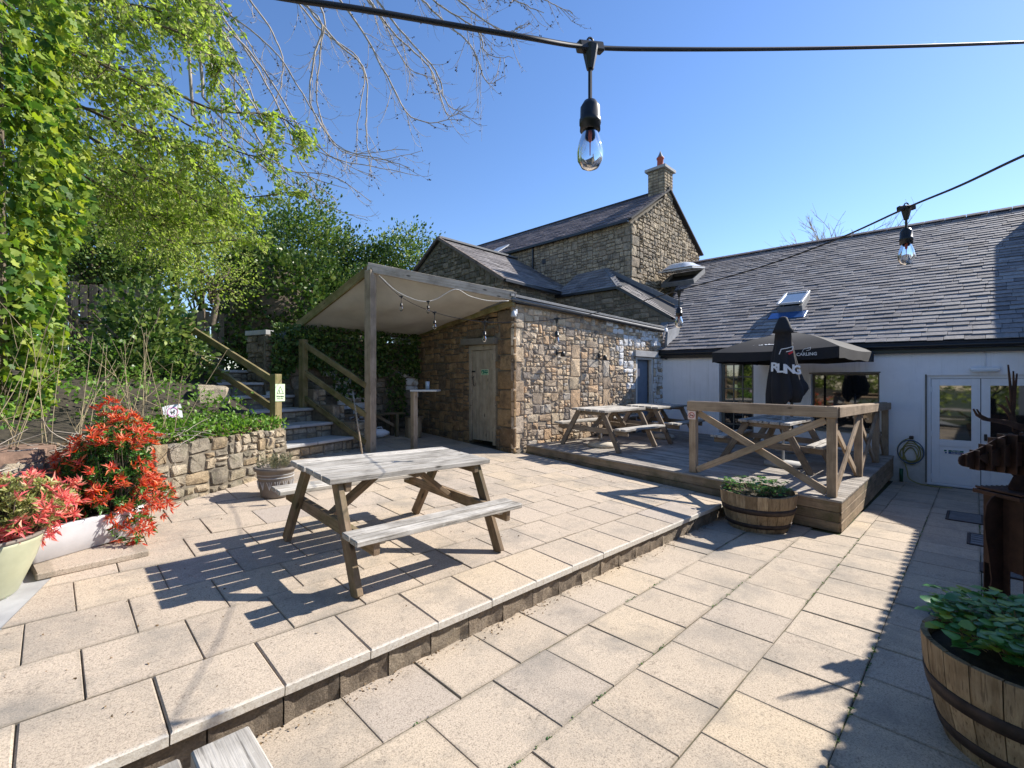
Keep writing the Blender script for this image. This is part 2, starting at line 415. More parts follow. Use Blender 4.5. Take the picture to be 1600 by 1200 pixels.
M_trough = plain('white_stoneware', (.52, .51, .52), .4, var=.08)
M_soil = plain('soil', (.042, .034, .022), .95, var=.6, sc=20, bmp=.9)
M_conc = plain('grey_concrete', (.36, .36, .36), .9, var=.25, sc=3, bmp=.3)
M_pole = plain('grey_tube', (.5, .5, .5), .4, .6)
M_bark = plain('bark', (.12, .095, .07), .95, var=.5, sc=12, bmp=.8)
M_twig = plain('pale_twig', (.33, .29, .24), .9, var=.4, sc=5, bmp=0)
M_twigd = plain('dark_twig', (.06, .045, .035), .9, var=.3, sc=5, bmp=0)
M_stem = plain('straw_stem', (.36, .29, .17), .8, var=.3, sc=5, bmp=0)
M_grass = plain('ground_grass', (.06, .08, .03), .95, var=.5, sc=3, bmp=.5)
M_signg = plain('sign_green', (.0, .14, .09), .5, bmp=0)
M_signb = plain('sign_blue', (.01, .05, .22), .5, bmp=0)
M_signp = plain('luminous_sign', (.62, .80, .50), .5, var=.02, bmp=0)
M_pink = plain('pink_print', (.75, .2, .55), .5, bmp=0)
M_red = plain('red_sign', (.55, .08, .05), .5, bmp=0)
M_pinkw = plain('sign_cream', (.75, .6, .54), .5, bmp=0)
M_hose = plain('yellow_hose', (.30, .27, .09), .5, bmp=0)
M_hoseb = plain('blue_hose', (.05, .09, .17), .5, bmp=0)
M_terra = plain('red_clay', (.33, .07, .04), .7)
m_, nt_, b_ = nm('bulb_glass'); b_.inputs['Transmission Weight'].default_value = 1; b_.inputs['Roughness'].default_value = .02; b_.inputs['IOR'].default_value = 1.25; b_.inputs['Base Color'].default_value = (.95, .97, .97, 1)
M_bulb = m_
L_spring = leaf_mat('spring_leaf', [(.16, .24, .03), (.29, .40, .06), (.44, .54, .13), (.20, .31, .04), (.40, .42, .15), (.10, .15, .025)], .48, .5)
L_ivy = leaf_mat('ivy_leaf', [(.035, .09, .018), (.10, .20, .035), (.30, .40, .05), (.05, .11, .02), (.42, .47, .08), (.07, .16, .03)], .38, .5)
L_dark = leaf_mat('evergreen_leaf', [(.03, .07, .018), (.08, .15, .03), (.18, .25, .06), (.045, .10, .025), (.30, .36, .11)], .3, .4)
L_deep = leaf_mat('deep_green_leaf', [(.022, .055, .014), (.05, .10, .02), (.11, .16, .035), (.03, .075, .018), (.18, .22, .06)], .22, .36)
L_olive = leaf_mat('garden_tree_leaf', [(.13, .19, .04), (.26, .33, .07), (.42, .47, .13), (.17, .24, .05)], .4, .5)
L_red = leaf_mat('red_shoot_leaf', [(.48, .03, .02), (.62, .09, .04), (.66, .12, .10), (.72, .25, .12), (.5, .03, .03), (.70, .20, .07), (.74, .34, .24)], .35)
L_pink = leaf_mat('pink_shoot_leaf', [(.75, .13, .13), (.80, .32, .25), (.70, .10, .14), (.78, .48, .32)], .35)
L_var = leaf_mat('variegated_leaf', [(.30, .33, .09), (.45, .44, .18), (.16, .22, .05), (.52, .48, .25)], .3)
L_green = leaf_mat('glossy_green_leaf', [(.025, .09, .02), (.05, .15, .03), (.09, .21, .04), (.15, .24, .05)], .25, .3)
L_straw = leaf_mat('strawberry_leaf', [(.03, .12, .035), (.06, .19, .05), (.10, .26, .07), (.28, .36, .05)], .25, .35)
L_lav = leaf_mat('lavender_leaf', [(.13, .15, .08), (.2, .22, .13), (.26, .24, .15)], .2)
L_dead = leaf_mat('dead_leaf', [(.16, .10, .05), (.25, .17, .09), (.10, .065, .04)], .1)

# ------------------------------------------------------------------ foliage (numpy)
def np_mesh(V, F, mat):
    """V (n,3); F (m,3) triangles"""
    me = bpy.data.meshes.new("f"); n = len(V); m = len(F)
    me.vertices.add(n); me.vertices.foreach_set('co', np.asarray(V, dtype=np.float32).ravel())
    me.loops.add(m * 3); me.loops.foreach_set('vertex_index', np.asarray(F, dtype=np.int32).ravel())
    me.polygons.add(m); me.polygons.foreach_set('loop_start', np.arange(0, m * 3, 3, dtype=np.int32))
    me.materials.append(mat); me.update(calc_edges=True); return me
RG = np.random.default_rng(11)
def leaf_geo(P, D, size, wid=.45, droop=.25, kind='plain', flat=0.):
    """leaves at P pointing along D"""
    n = len(P); P = np.asarray(P, float); D = np.asarray(D, float)
    D = D / (np.linalg.norm(D, axis=1, keepdims=True) + 1e-9)
    U = RG.normal(size=(n, 3)); U[:, 2] += flat * 3
    S = np.cross(D, U); S /= (np.linalg.norm(S, axis=1, keepdims=True) + 1e-9); Nn = np.cross(S, D)
    sz = size * RG.uniform(.5, 1.3, (n, 1)) if np.isscalar(size) else size
    L = D * sz; W = S * sz * wid; K = Nn * sz
    if kind == 'lobed':
        pts = [(0, 0, 0), (.15, .75, .05), (.45, .5, .02), (.6, .85, -.05), (.75, .35, 0), (1.05, 0, -.1), (.75, -.35, 0), (.6, -.85, -.05), (.45, -.5, .02), (.15, -.75, .05)]
        V = np.stack([P + L * a + W * b + K * c for a, b, c in pts], 1).reshape(-1, 3)
        T = [(0, 1, 2), (0, 2, 4), (2, 3, 4), (0, 4, 5), (0, 5, 6), (0, 6, 8), (6, 7, 8), (0, 8, 9)]; k = 10
    elif kind == 'long':
        pts = [(0, 0, 0), (.5, .5, .10), (1, 0, -droop), (.5, -.5, .10), (.5, 0, -.02)]
        V = np.stack([P + L * a + W * b + K * c for a, b, c in pts], 1).reshape(-1, 3)
        T = [(0, 1, 4), (1, 2, 4), (0, 4, 3), (4, 2, 3)]; k = 5
    else:
        pts = [(0, 0, 0), (.35, .5, .06), (.75, .4, 0), (1, 0, -droop), (.75, -.4, 0), (.35, -.5, .06)]
        V = np.stack([P + L * a + W * b + K * c for a, b, c in pts], 1).reshape(-1, 3)
        T = [(0, 1, 5), (1, 2, 4), (1, 4, 5), (2, 3, 4)]; k = 6
    F = (np.array(T)[None] + (np.arange(n) * k)[:, None, None]).reshape(-1, 3)
    return V, F
def leaves(name, P, D, size, mat, parent=None, **k):
    V, F = leaf_geo(P, D, size, **k); return link(name, np_mesh(V, F, mat), parent)
def clump_pts(c, rad, nclump, per, spread, shell=.55, zmin=None, squash=1):
    """leaf positions in clumps spread through an ellipsoid, biased outwards"""
    d = RG.normal(size=(nclump, 3)); d /= np.linalg.norm(d, axis=1, keepdims=True)
    r = RG.uniform(shell ** 3, 1, (nclump, 1)) ** (1 / 3)
    lump = 1 + .22 * np.sin(d[:, :1] * 5 + c[0]) * np.cos(d[:, 1:2] * 4 + c[1]) + .12 * np.sin(d[:, 2:3] * 9)
    C = np.array(c) + d * r * np.array(rad) * lump
    P = np.repeat(C, per, 0); O = RG.normal(size=P.shape) * spread; O[:, 2] *= squash; P = P + O
    D = O / (np.linalg.norm(O, axis=1, keepdims=True) + 1e-6) * .8 + np.repeat(d, per, 0) * .6 + np.array([.25, -.15, .15]) + RG.normal(size=P.shape) * .35
    if zmin is not None:
        k = P[:, 2] > zmin; P = P[k]; D = D[k]
    return P, D
class Branches:
    def __init__(s): s.V = []; s.F = []; s.n = 0; s.tips = []
    def tube(s, pts, r0, r1, sides=4):
        n = len(pts)
        V, F = tube_geo(pts, [r0 + (r1 - r0) * i / (n - 1) for i in range(n)], sides)
        F3 = []
        for f in F[:-2]: F3 += [(f[0], f[1], f[2]), (f[0], f[2], f[3])]
        s.V += [tuple(v) for v in V]; s.F += [tuple(i + s.n for i in f) for f in F3]; s.n += len(V)
    def grow(s, p, d, L, r, lvl, grav=0., wig=.25, up=0., kidsn=(5, 4, 3), ratio=.5, seg=.12, sides=4, store=0, ends=None):
        p = Vector(p); d = Vector(d).normalized(); n = max(3, int(L / seg)); pts = [p.copy()]; ds = [d.copy()]
        for i in range(n):
            t = i / n
            d = d + Vector((rnd.gauss(0, wig), rnd.gauss(0, wig), rnd.gauss(0, wig))) * .35 + Vector((0, 0, -grav * (1 - t) + up * t)) * .3
            d.normalize(); p = p + d * (L / n); pts.append(p.copy()); ds.append(d.copy())
        s.tube(pts, r, r * .35 if lvl else r * .5, sides)
        if lvl <= store:
            for q, e in zip(pts[1:], ds[1:]): s.tips.append((q, e))
        if lvl > 0:
            k = kidsn[min(lvl - 1, len(kidsn) - 1)]
            for j in range(k):
                i = int((.15 + .85 * (j + rnd.random()) / k) * n); i = min(max(i, 1), n)
                e = (ds[i] + Vector((rnd.gauss(0, 1), rnd.gauss(0, 1), rnd.gauss(0, 1))) * .55).normalized()
                s.grow(pts[i], e, L * ratio * rnd.uniform(.6, 1.3), r * .5, lvl - 1, grav, wig, up, kidsn, ratio, seg, max(3, sides - 1), store)
        return pts
    def build(s, name, mat, parent=None): return link(name, np_mesh(np.array([tuple(v) for v in s.V]), np.array(s.F), mat), parent)
def smooth_path(ctrl, n=24):
    """Catmull-Rom through control points"""
    c = [Vector(p) for p in ctrl]; c = [c[0] * 2 - c[1]] + c + [c[-1] * 2 - c[-2]]; out = []
    m = len(c) - 3
    for k in range(n + 1):
        t = k / n * m; i = min(int(t), m - 1); t -= i; a, b, d, e = c[i:i + 4]
        out.append(.5 * ((2 * b) + (d - a) * t + (2 * a - 5 * b + 4 * d - e) * t * t + (3 * b - a - 3 * d + e) * t ** 3))
    return out

# ------------------------------------------------------------------ masonry
def split_rects(u0, v0, u1, v1, amin, amax, ratio=1.5, r=rnd):
    w = u1 - u0; h = v1 - v0; out = []
    tgt = math.exp(r.uniform(math.log(amin), math.log(amax)))
    if w * h <= tgt and w / h < 3.2 and h / w < 1.8: return [(u0, v0, u1, v1)]
    if w / h > ratio * r.uniform(.75, 1.3):
        s = u0 + w * r.uniform(.35, .65); return split_rects(u0, v0, s, v1, amin, amax, ratio, r) + split_rects(s, v0, u1, v1, amin, amax, ratio, r)
    s = v0 + h * r.uniform(.35, .65); return split_rects(u0, v0, u1, s, amin, amax, ratio, r) + split_rects(u0, s, u1, v1, amin, amax, ratio, r)
def stone_geo(rect, O, u, v, n, gap=.010, bulge=.03, jit=.012, back=.03, big=False):
    a, b, c, d = rect; w = c - a; h = d - b; g = gap * rnd.uniform(.6, 1.6)
    a += g; b += g; c -= g; d -= g
    k = min(c - a, d - b) * (rnd.uniform(.07, .2) if not big else .05); j = min(jit, .12 * min(w, h)) if not big else .004
    q = lambda: rnd.uniform(-j, j)
    ring = [(a + k, b), (c - k, b), (c, b + k), (c, d - k), (c - k, d), (a + k, d), (a, d - k), (a, b + k)]
    ring = [(x + q(), y + q()) for x, y in ring]
    mx = (a + c) / 2; my = (b + d) / 2
    V = []
    for x, y in ring: V.append(O + u * x + v * y - n * back)
    for x, y in ring: V.append(O + u * x + v * y + n * (bulge * .45 + rnd.uniform(-.004, .004)))
    s = max(.74, 1 - .02 / min(w, h)) if not big else .93
    for x, y in ring: V.append(O + u * (mx + (x - mx) * s) + v * (my + (y - my) * s) + n * (bulge + rnd.uniform(-.35, .35) * bulge))
    V.append(O + u * mx + v * my + n * (bulge + rnd.uniform(-.2, .5) * bulge))
    F = []
    for i in range(8):
        e = (i + 1) % 8; F += [[i, e, 8 + e, 8 + i], [8 + i, 8 + e, 16 + e, 16 + i], [16 + i, 16 + e, 24]]
    return V, F
def masonry(parent, rects, O, u, v, mat, joined=False, top=None, name='stone', limit=0, **k):
    """mat may be a function of (u,v); top(u) = height limit"""
    O = Vector(O); u = Vector(u).normalized(); v = Vector(v).normalized(); n = u.cross(v).normalized()
    mb = MB(); cnt = 0; rest = MB()
    if limit: rects = sorted(rects, key=lambda r: -(r[2] - r[0]) * (r[3] - r[1]))
    for r in rects:
        if len(r) == 5: big = True
        else: big = False
        rr = r[:4]
        if top:
            t = min(top(rr[0]), top(rr[2]))
            if rr[1] > t - .05: continue
            if rr[3] > t: rr = (rr[0], rr[1], rr[2], max(t, rr[1] + .05))
        V, F = stone_geo(rr, O, u, v, n, big=big, **k)
        if joined: mb.add(V, F)
        elif limit and cnt >= limit: rest.add(V, F)
        else:
            m = mat((rr[0] + rr[2]) / 2, (rr[1] + rr[3]) / 2) if callable(mat) else mat
            c = sum((Vector(p) for p in V), Vector()) / len(V)
            mk(name, [p - c for p in V], F, m, parent, M=Matrix.Translation(c)); cnt += 1
    if rest.V: tag(rest.build('small_stones', mat(0, 1) if callable(mat) else mat, parent), kind='stuff')
    if joined:
        o = mb.build('stonework', mat, parent); tag(o, kind='stuff'); return o
    return cnt
def cut(rects, holes):
    """remove rects that fall inside holes, trimming neighbours"""
    out = []
    for r in rects:
        rs = [tuple(r[:4])]
        for h in holes:
            nx = []
            for (a, b, c, d) in rs:
                if a >= h[2] or c <= h[0] or b >= h[3] or d <= h[1]: nx.append((a, b, c, d)); continue
                if a < h[0]: nx.append((a, b, h[0], d))
                if c > h[2]: nx.append((h[2], b, c, d))
                a2 = max(a, h[0]); c2 = min(c, h[2])
                if b < h[1]: nx.append((a2, b, c2, h[1]))
                if d > h[3]: nx.append((a2, h[3], c2, d))
            rs = nx
        for q in rs:
            if q[2] - q[0] > .07 and q[3] - q[1] > .055: out.append(q)
    return out
def holed_wall(name, O, u, L, z0, z1, thick, holes, mat, parent):
    """wall slab: O start, u along, normal out = u x z; thickness goes inward. One mesh of butted blocks."""
    O = Vector(O); u = Vector(u).normalized(); nrm = u.cross(Vector((0, 0, 1)))
    us = sorted({0, L, *[h[0] for h in holes], *[h[2] for h in holes]}); vs = sorted({z0, z1, *[h[1] for h in holes], *[h[3] for h in holes]})
    V = []; F = []; vi = {}
    def P(i, j, k):
        key = (i, j, k)
        if key not in vi:
            vi[key] = len(V); p = O + u * us[i] - nrm * (thick if k else 0); V.append((p.x, p.y, vs[j]))
        return vi[key]
    solid = lambda i, j: 0 <= i < len(us) - 1 and 0 <= j < len(vs) - 1 and not any(h[0] < (us[i] + us[i + 1]) / 2 < h[2] and h[1] < (vs[j] + vs[j + 1]) / 2 < h[3] for h in holes)
    for i in range(len(us) - 1):
        for j in range(len(vs) - 1):
            if not solid(i, j): continue
            F.append([P(i, j, 0), P(i + 1, j, 0), P(i + 1, j + 1, 0), P(i, j + 1, 0)])
            F.append([P(i, j, 1), P(i, j + 1, 1), P(i + 1, j + 1, 1), P(i + 1, j, 1)])
            if not solid(i - 1, j): F.append([P(i, j, 0), P(i, j + 1, 0), P(i, j + 1, 1), P(i, j, 1)])
            if not solid(i + 1, j): F.append([P(i + 1, j, 0), P(i + 1, j, 1), P(i + 1, j + 1, 1), P(i + 1, j + 1, 0)])
            if not solid(i, j - 1): F.append([P(i, j, 0), P(i, j, 1), P(i + 1, j, 1), P(i + 1, j, 0)])
            if not solid(i, j + 1): F.append([P(i, j + 1, 0), P(i + 1, j + 1, 0), P(i + 1, j + 1, 1), P(i, j + 1, 1)])
    return mk(name, V, F, mat, parent)
def slates(parent, O, u, s, n, H, lim, ex, wd, mat, single=0, key=None, thick=.009, hole=None):
    """courses of slates; lim(t) -> (umin, umax) at slope distance t"""
    O = Vector(O); u = Vector(u).normalized(); s = Vector(s).normalized(); n = Vector(n).normalized()
    L = []; row = 0; t = 0
    while t < H - .04:
        a, b = lim(t); x = a - rnd.uniform(0, wd)
        while x < b:
            w = wd * rnd.uniform(.72, 1.3); x0 = max(x, a); x1 = min(x + w, b)
            if x1 - x0 > .05 and not (hole and hole[0] < (x0 + x1) / 2 < hole[2] and hole[1] < t + ex / 2 < hole[3]): L.append((x0, x1, t))
            x += w
        t += ex * rnd.uniform(.94, 1.06); row += 1
    def geo(x0, x1, t):
        w = x1 - x0 - .005; l = ex * 1.35; hh = thick * rnd.uniform(.7, 1.7)
        V, F = cbox(w, l, hh, .002)
        lift = rnd.uniform(.0, .007)
        tl = math.atan2(.018 + lift, l)
        c = O + u * ((x0 + x1) / 2) + s * (t + l / 2 + rnd.uniform(-.012, .012)) + n * (.014 + hh / 2 + lift / 2)
        B = Matrix((u, s, n)).transposed().to_4x4(); B.translation = c
        return V, F, B @ Matrix.Rotation(-tl, 4, 'X') @ Matrix.Rotation(rnd.gauss(0, .012), 4, 'Z')
    if single and key: L.sort(key=lambda q: key(O + u * ((q[0] + q[1]) / 2) + s * q[2]))
    for q in L[:single]:
        V, F, M = geo(*q); mk('slate', V, F, mat, parent, M=M)
    mb = MB()
    for q in L[single:]:
        V, F, M = geo(*q); mb.add(V, F, M)
    if mb.V: tag(mb.build('slates', mat, parent), kind='stuff')

# ================================================================== SETTING: ground
def sheet(name, pts, mat, kind='structure'):
    return tag(mk(name, pts, [list(range(len(pts)))], mat), kind=kind)
g = sheet('ground', [(-300, -300, -1.6), (300, -300, -1.6), (300, 300, -1.6), (-300, 300, -1.6)], M_grass)

def clip(poly, a, b, c):
    """keep a*x+b*y<=c"""
    out = []
    for i in range(len(poly)):
        p = poly[i]; q = poly[(i + 1) % len(poly)]; dp = a * p[0] + b * p[1] - c; dq = a * q[0] + b * q[1] - c
        if dp <= 0: out.append(p)
        if (dp < 0 < dq) or (dq < 0 < dp):
            t = dp / (dp - dq); out.append((p[0] + (q[0] - p[0]) * t, p[1] + (q[1] - p[1]) * t))
    return out
def slab(parent, poly, zf, sx, sy, mat, name='slab', th=.05, bev=.003):
    if len(poly) < 3: return
    ar = abs(sum(poly[i][0] * poly[(i + 1) % len(poly)][1] - poly[(i + 1) % len(poly)][0] * poly[i][1] for i in range(len(poly)))) / 2
    if ar < .004: return
    cx = (min(p[0] for p in poly) + max(p[0] for p in poly)) / 2; cy = (min(p[1] for p in poly) + max(p[1] for p in poly)) / 2
    n = len(poly); V = []
    def ring(s, dz):
        for p in poly:
            dx = p[0] - cx; dy = p[1] - cy; l = math.hypot(dx, dy); k = (l - s) / l
            V.append((dx * k, dy * k, dz))
    ring(0, -th); ring(0, -bev); ring(bev * 1.6, 0)
    F = [[i, (i + 1) % n, n + (i + 1) % n, n + i] for i in range(n)] + [[n + i, n + (i + 1) % n, 2 * n + (i + 1) % n, 2 * n + i] for i in range(n)] + [[2 * n + i for i in range(n)]]
    u = Vector((1, 0, sx + rnd.gauss(0, .003))); w = Vector((0, 1, sy + rnd.gauss(0, .003)))
    M = basis((cx, cy, zf(cx, cy) + rnd.gauss(0, .0015)), u, w)
    return mk(name, V, F, mat, parent, M=M)
low = sheet('lower_terrace', [(-6, -6, zlow(-6, 0) - .010), (12, -6, zlow(12, 0) - .010), (12, 2.6, zlow(12, 0) - .010), (-6, 2.6, zlow(-6, 0) - .010)], M_moss)
ys = [2.44, 1.95, 1.44, .95, .468, -.035, -.52, -1.0]
for r in range(len(ys) - 1):
    off = 1.565 if r % 2 == 0 else 1.33
    wx = .46
    if r >= 5: wx = .62
    k0 = int((-.6 - off) / wx) - 1
    for k in range(k0, 30):
        x0 = off + k * wx; x1 = x0 + wx
        if x1 < -.3 or x0 > 11.72: continue
        x1 = min(x1, 11.69)
        if x0 > 11.6: continue
        under = x0 > 6.6 and ys[r] > 1.2
        if under and ys[r + 1] > 1.1: continue        # under the deck
        # leave out the covers
        g2 = .0018 + rnd.uniform(0, .0018)
        P = [(x0 + g2, ys[r + 1] + g2), (x1 - g2, ys[r + 1] + g2), (x1 - g2, ys[r] - g2), (x0 + g2, ys[r] - g2)]
        P = [(a + rnd.uniform(-.003, .003), b + rnd.uniform(-.003, .003)) for a, b in P]
        if under: P = clip(P, 0, 1, 1.14)
        if len(P) > 2: slab(low, P, zlow, SX, 0, M_slab2)

# upper terrace
up = tag(mk('upper_terrace', [(-1.8, 2.5, zup(-1.8, 2.5) - .012), (7, 2.5, zup(7, 2.5) - .012), (7, 10, zup(7, 10) - .012), (-1.8, 10, zup(-1.8, 10) - .012)], [[0, 1, 2, 3]], M_joint), kind='structure')
EDGE = 2.37
rowsY = [EDGE, 2.85] + [2.85 + .49 * k for k in range(1, 15)]
for r in range(len(rowsY) - 1):
    y0, y1 = rowsY[r], rowsY[r + 1]
    off = .36 + (.0 if r % 2 == 0 else -.24)
    for k in range(-6, 16):
        x0 = off + k * .455 * (1.0); x1 = x0 + .455
        if r >= 1 and k == 3 and r % 3 == 1: pass
        g2 = .0016 + rnd.uniform(0, .0016)
        P = [(x0 + g2, y0 + g2), (x1 - g2, y0 + g2), (x1 - g2, y1 - g2), (x0 + g2, y1 - g2)]
        P = [(a + rnd.uniform(-.0025, .0025), b + (rnd.uniform(-.0025, .0025) if r else 0)) for a, b in P]
        # left boundary to grey concrete: line (-.37,3.25)-(0,4.42)
        P = clip(P, -1.17, .37, -1.17 * -.37 + .37 * 3.25 - .0)
        if len(P) < 3: continue
        P = clip(P, 1, 0, 6.62 if y0 < 6.2 else 6.36)
        if len(P) < 3: continue
        P = clip(P, -.6, 1.0, -.6 * .3 + 5.62)        # retaining wall line
        if x0 > 2.2: P = P if len(P) >= 3 else []
        if len(P) < 3 and x0 < 2.2: continue
        if x0 >= 1.9 and y0 > 6.5:
            P = [(x0 + g2, y0 + g2), (x1 - g2, y0 + g2), (x1 - g2, y1 - g2), (x0 + g2, y1 - g2)]
            P = clip(P, 1, 0, 6.36)
            # stairs front line through (2.43,7.47) dir (.94,.34)
            P = clip(P, -.34, .94, -.34 * 2.43 + .94 * 7.60) if x0 < 3.9 else P
            if len(P) < 3 or y0 > 9.6: continue
        slab(up, P, zup, SX, .06, M_slab if r else M_nose, 'slab' if r else 'nosing_slab', bev=.0035 if r else .007)
# split-face riser blocks below the nosing
x = -.4
while x < 6.6:
    w = .30 * rnd.uniform(.9, 1.08); x1 = min(x + w, 6.62); m = 5; V = []; F = []
    for i in range(m + 1):
        for j in range(4):
            t = i / m; q = j / 3; xx = x + .004 + (x1 - x - .008) * t
            z = zlow(xx, 0) - .03 + q * (zup(xx, EDGE) - .052 - zlow(xx, 0) + .03)
            e = rnd.uniform(.018, .026) if i in (0, m) else rnd.uniform(.0, .022)
            V.append((xx, EDGE + .045 - e, z))
    for i in range(m):
        for j in range(3):
            a = i * 4 + j; F.append([a, a + 4, a + 5, a + 1])
    b0 = len(V)
    for (i, j) in ((0, 0), (m, 0), (m, 3), (0, 3)):
        p = V[i * 4 + j]; V.append((p[0], p[1] + .12, p[2]))
    F += [[b0, b0 + 1, m * 4, 0], [3, m * 4 + 3, b0 + 2, b0 + 3], [b0, 0, 3, b0 + 3], [m * 4, b0 + 1, b0 + 2, m * 4 + 3]]
    c = Vector(V[10]); mk('riser_block', [Vector(v) - c for v in V], F, M_riser, up, M=Matrix.Translation(c)); x += w
# grey concrete path at left
tag(mk('concrete_path', [(-4, -1, .27 - .35), (-1.2, -1, -.08), (-.38, 3.24, .25 - .0), (.02, 4.43, .316), (.05, 4.9, .345), (-4, 6, .40)], [[0, 1, 2, 3, 4, 5]], M_conc), kind='structure')
bpy.data.objects['concrete_path'].location.z = .003

# drain covers
def cover(x0, x1, y0, y1, label, bars):
    t = thing('drain_cover', ((x0 + x1) / 2, (y0 + y1) / 2, zlow(x0, 0)), label, 'drain cover')
    z0 = zlow(x0, 0) + .004; z1 = zlow(x1, 0) + .004
    mb = MB()
    for (p, q) in (((x0, y0), (x1, y0)), ((x1, y0), (x1, y1)), ((x1, y1), (x0, y1)), ((x0, y1), (x0, y0))):
        mb.beam((p[0], p[1], zlow(p[0], 0) + .006), (q[0], q[1], zlow(q[0], 0) + .006), .03, .014)
    mb.build('cover_frame', M_hoop, t)
    mk('plate', [(x0, y0, z0), (x1, y0, z1), (x1, y1, z1), (x0, y1, z0)], [[0, 1, 2, 3]], M_gutter if bars > 14 else M_lead, t)
    mb = MB()
    for i in range(bars):
        q = x0 + (x1 - x0) * (i + .5) / bars
        mb.beam((q, y0 + .02, zlow(q, 0) + .009), (q, y1 - .02, zlow(q, 0) + .009), (x1 - x0) / bars * .45, .006)
    tag(mb.build('grating', M_lead, t), kind='stuff')
cover(8.57, 9.22, -.07, .28, 'dark square grating in the paving nearest the white doors', 22)
cover(7.32, 7.9, -.34, .06, 'blue-grey metal cover in the paving between two gratings', 5)
cover(6.24, 6.57, -.36, -.04, 'small metal cover in the paving behind the rusty deer leg', 7)

# ================================================================== timber deck
dk = thing('timber_deck', (9, 3.5, .1), 'low grey timber deck in front of the white building', 'deck')
DX0, DY0 = 6.72, 1.16
bw = .132; x = DX0 - .03
i = 0
while x < 11.68:
    yend = 6.3 - .0
    x1 = min(x + bw, 11.69)
    p0 = Vector(((x + x1) / 2, DY0 - .03, zdk(0, DY0 - .03) - .014)); p1 = Vector(((x + x1) / 2, yend - (x - 6.4) * .08, 0)); p1.z = zdk(0, p1.y) - .014
    beam('deck_board', p0, p1, x1 - x - .007, .028, M_deck, dk, bev=.003); x += bw; i += 1
beam('deck_board', (DX0 - .33, 4.9, zdk(0, 4.9) - .016), (DX0 - .33, 6.31, zdk(0, 6.31) - .016), .05, .028, M_deck, dk) if False else None
# fascia boards, front (facing the terraces) and right side
for k in range(3):
    h = .118
    zt = -.028 - k * (h + .004)
    beam('fascia_board', (DX0, DY0, zdk(0, DY0) + zt - h / 2), (DX0, 6.3, zdk(0, 6.3) + zt - h / 2), .028, h, M_fascia, dk)
    beam('fascia_board', (DX0 + .02, DY0 - .005, zdk(0, DY0) + zt - h / 2), (11.68, DY0 - .005, zdk(0, DY0) + zt - h / 2), .028, h, M_fascia, dk)

# ================================================================== deck railing
rl = thing('deck_railing', (6.85, 1.25, .25), 'timber railing with crossed braces at the open corner of the deck', 'railing')
RX0 = 6.86; RY0 = 1.26
posts = [(RX0, 3.0), (RX0, RY0), (8.68, RY0), (10.4, RY0), (11.6, RY0)]
topz = lambda x, y: 1.37 - .017 * (x - 6.82) + .012 * (y - 1.2)
for (px_, py_) in posts:
    beam('post', (px_, py_, zdk(0, py_) - .0), (px_, py_, topz(px_, py_) - .10), .10, .10, M_rail, rl, up=(1, 0, 0), bev=.006)
beam('handrail', (RX0 - .06, 3.07, topz(6.8, 3.05) - .07), (RX0 - .06, RY0 - .07, topz(6.8, 1.2) - .07), .036, .135, M_rail, rl)
beam('handrail', (RX0 - .03, RY0 - .07, topz(6.8, 1.2) - .068), (11.66, RY0 - .07, topz(11.6, 1.2) - .068), .036, .13, M_rail, rl)
beam('handrail_cap', (RX0 + .0, 3.07, topz(6.8, 3.05) - .012), (RX0 + .0, RY0 + .06, topz(6.8, 1.2) - .012), .082, .03, M_rail, rl)
beam('handrail_cap', (RX0 - .04, RY0 + .01, topz(6.8, 1.2) - .012), (11.66, RY0 + .01, topz(11.6, 1.2) - .012), .08, .03, M_rail, rl)
def xbrace(a, b, off, both=True):
    za0, za1 = zdk(0, a[1]) + .05, topz(*a) - .17
    zb0, zb1 = zdk(0, b[1]) + .05, topz(*b) - .17
    d = Vector((b[0] - a[0], b[1] - a[1], 0)).normalized() * .06; A = Vector((*a, 0)) + d; B = Vector((*b, 0)) - d; n = Vector((off[0], off[1], 0))
    beam('brace', Vector((A.x, A.y, za1)) + n * .02, Vector((B.x, B.y, zb0)) + n * .02, .034, .09, M_rail, rl)
    if both: beam('brace', Vector((A.x, A.y, za0)) - n * .02, Vector((B.x, B.y, zb1)) - n * .02, .034, .09, M_rail, rl)
xbrace(posts[0], posts[1], (1, 0)); xbrace(posts[1], posts[2], (0, 1)); xbrace(posts[2], posts[3], (0, 1)); xbrace(posts[3], posts[4], (0, 1), False)
s = thing('no_smoking_sign', (RX0 - .1, 3.0, 1.2), 'small square no smoking sign on the left railing post', 'sign')
sx_ = RX0 - .056
box('sign_plate', (sx_ - .004, 2.945, topz(6.8, 3) - .27), (sx_, 3.065, topz(6.8, 3) - .145), M_pinkw, s, .001)
cz = topz(6.8, 3) - .208
def ring_geo(c, ax, ay, r0, r1, n=28, th=.002):
    V = []; F = []; c = Vector(c); ax = Vector(ax); ay = Vector(ay); nn = ax.cross(ay).normalized() * th
    for k in range(n):
        t = 2 * math.pi * k / n; d = ax * math.cos(t) + ay * math.sin(t)
        V += [c + d * r0, c + d * r1, c + d * r1 + nn, c + d * r0 + nn]
    for k in range(n):
        a = k * 4; b = ((k + 1) % n) * 4
        for q in range(4): F.append([a + q, a + (q + 1) % 4, b + (q + 1) % 4, b + q])
    return V, F
mb = MB(); mb.add(*ring_geo((sx_ - .006, 3.005, cz), (0, -1, 0), (0, 0, 1), .036, .045)); mb.beam((sx_ - .007, 3.035, cz + .028), (sx_ - .007, 2.975, cz - .028), .008, .002, up=(1, 0, 0), bev=0)
mb.build('printed_symbol', M_red, s); b2 = MB(); b2.box((sx_ - .0055, 2.978, cz - .008), (sx_ - .004, 3.03, cz + .004), 0); b2.build('cigarette_print', M_black, s)

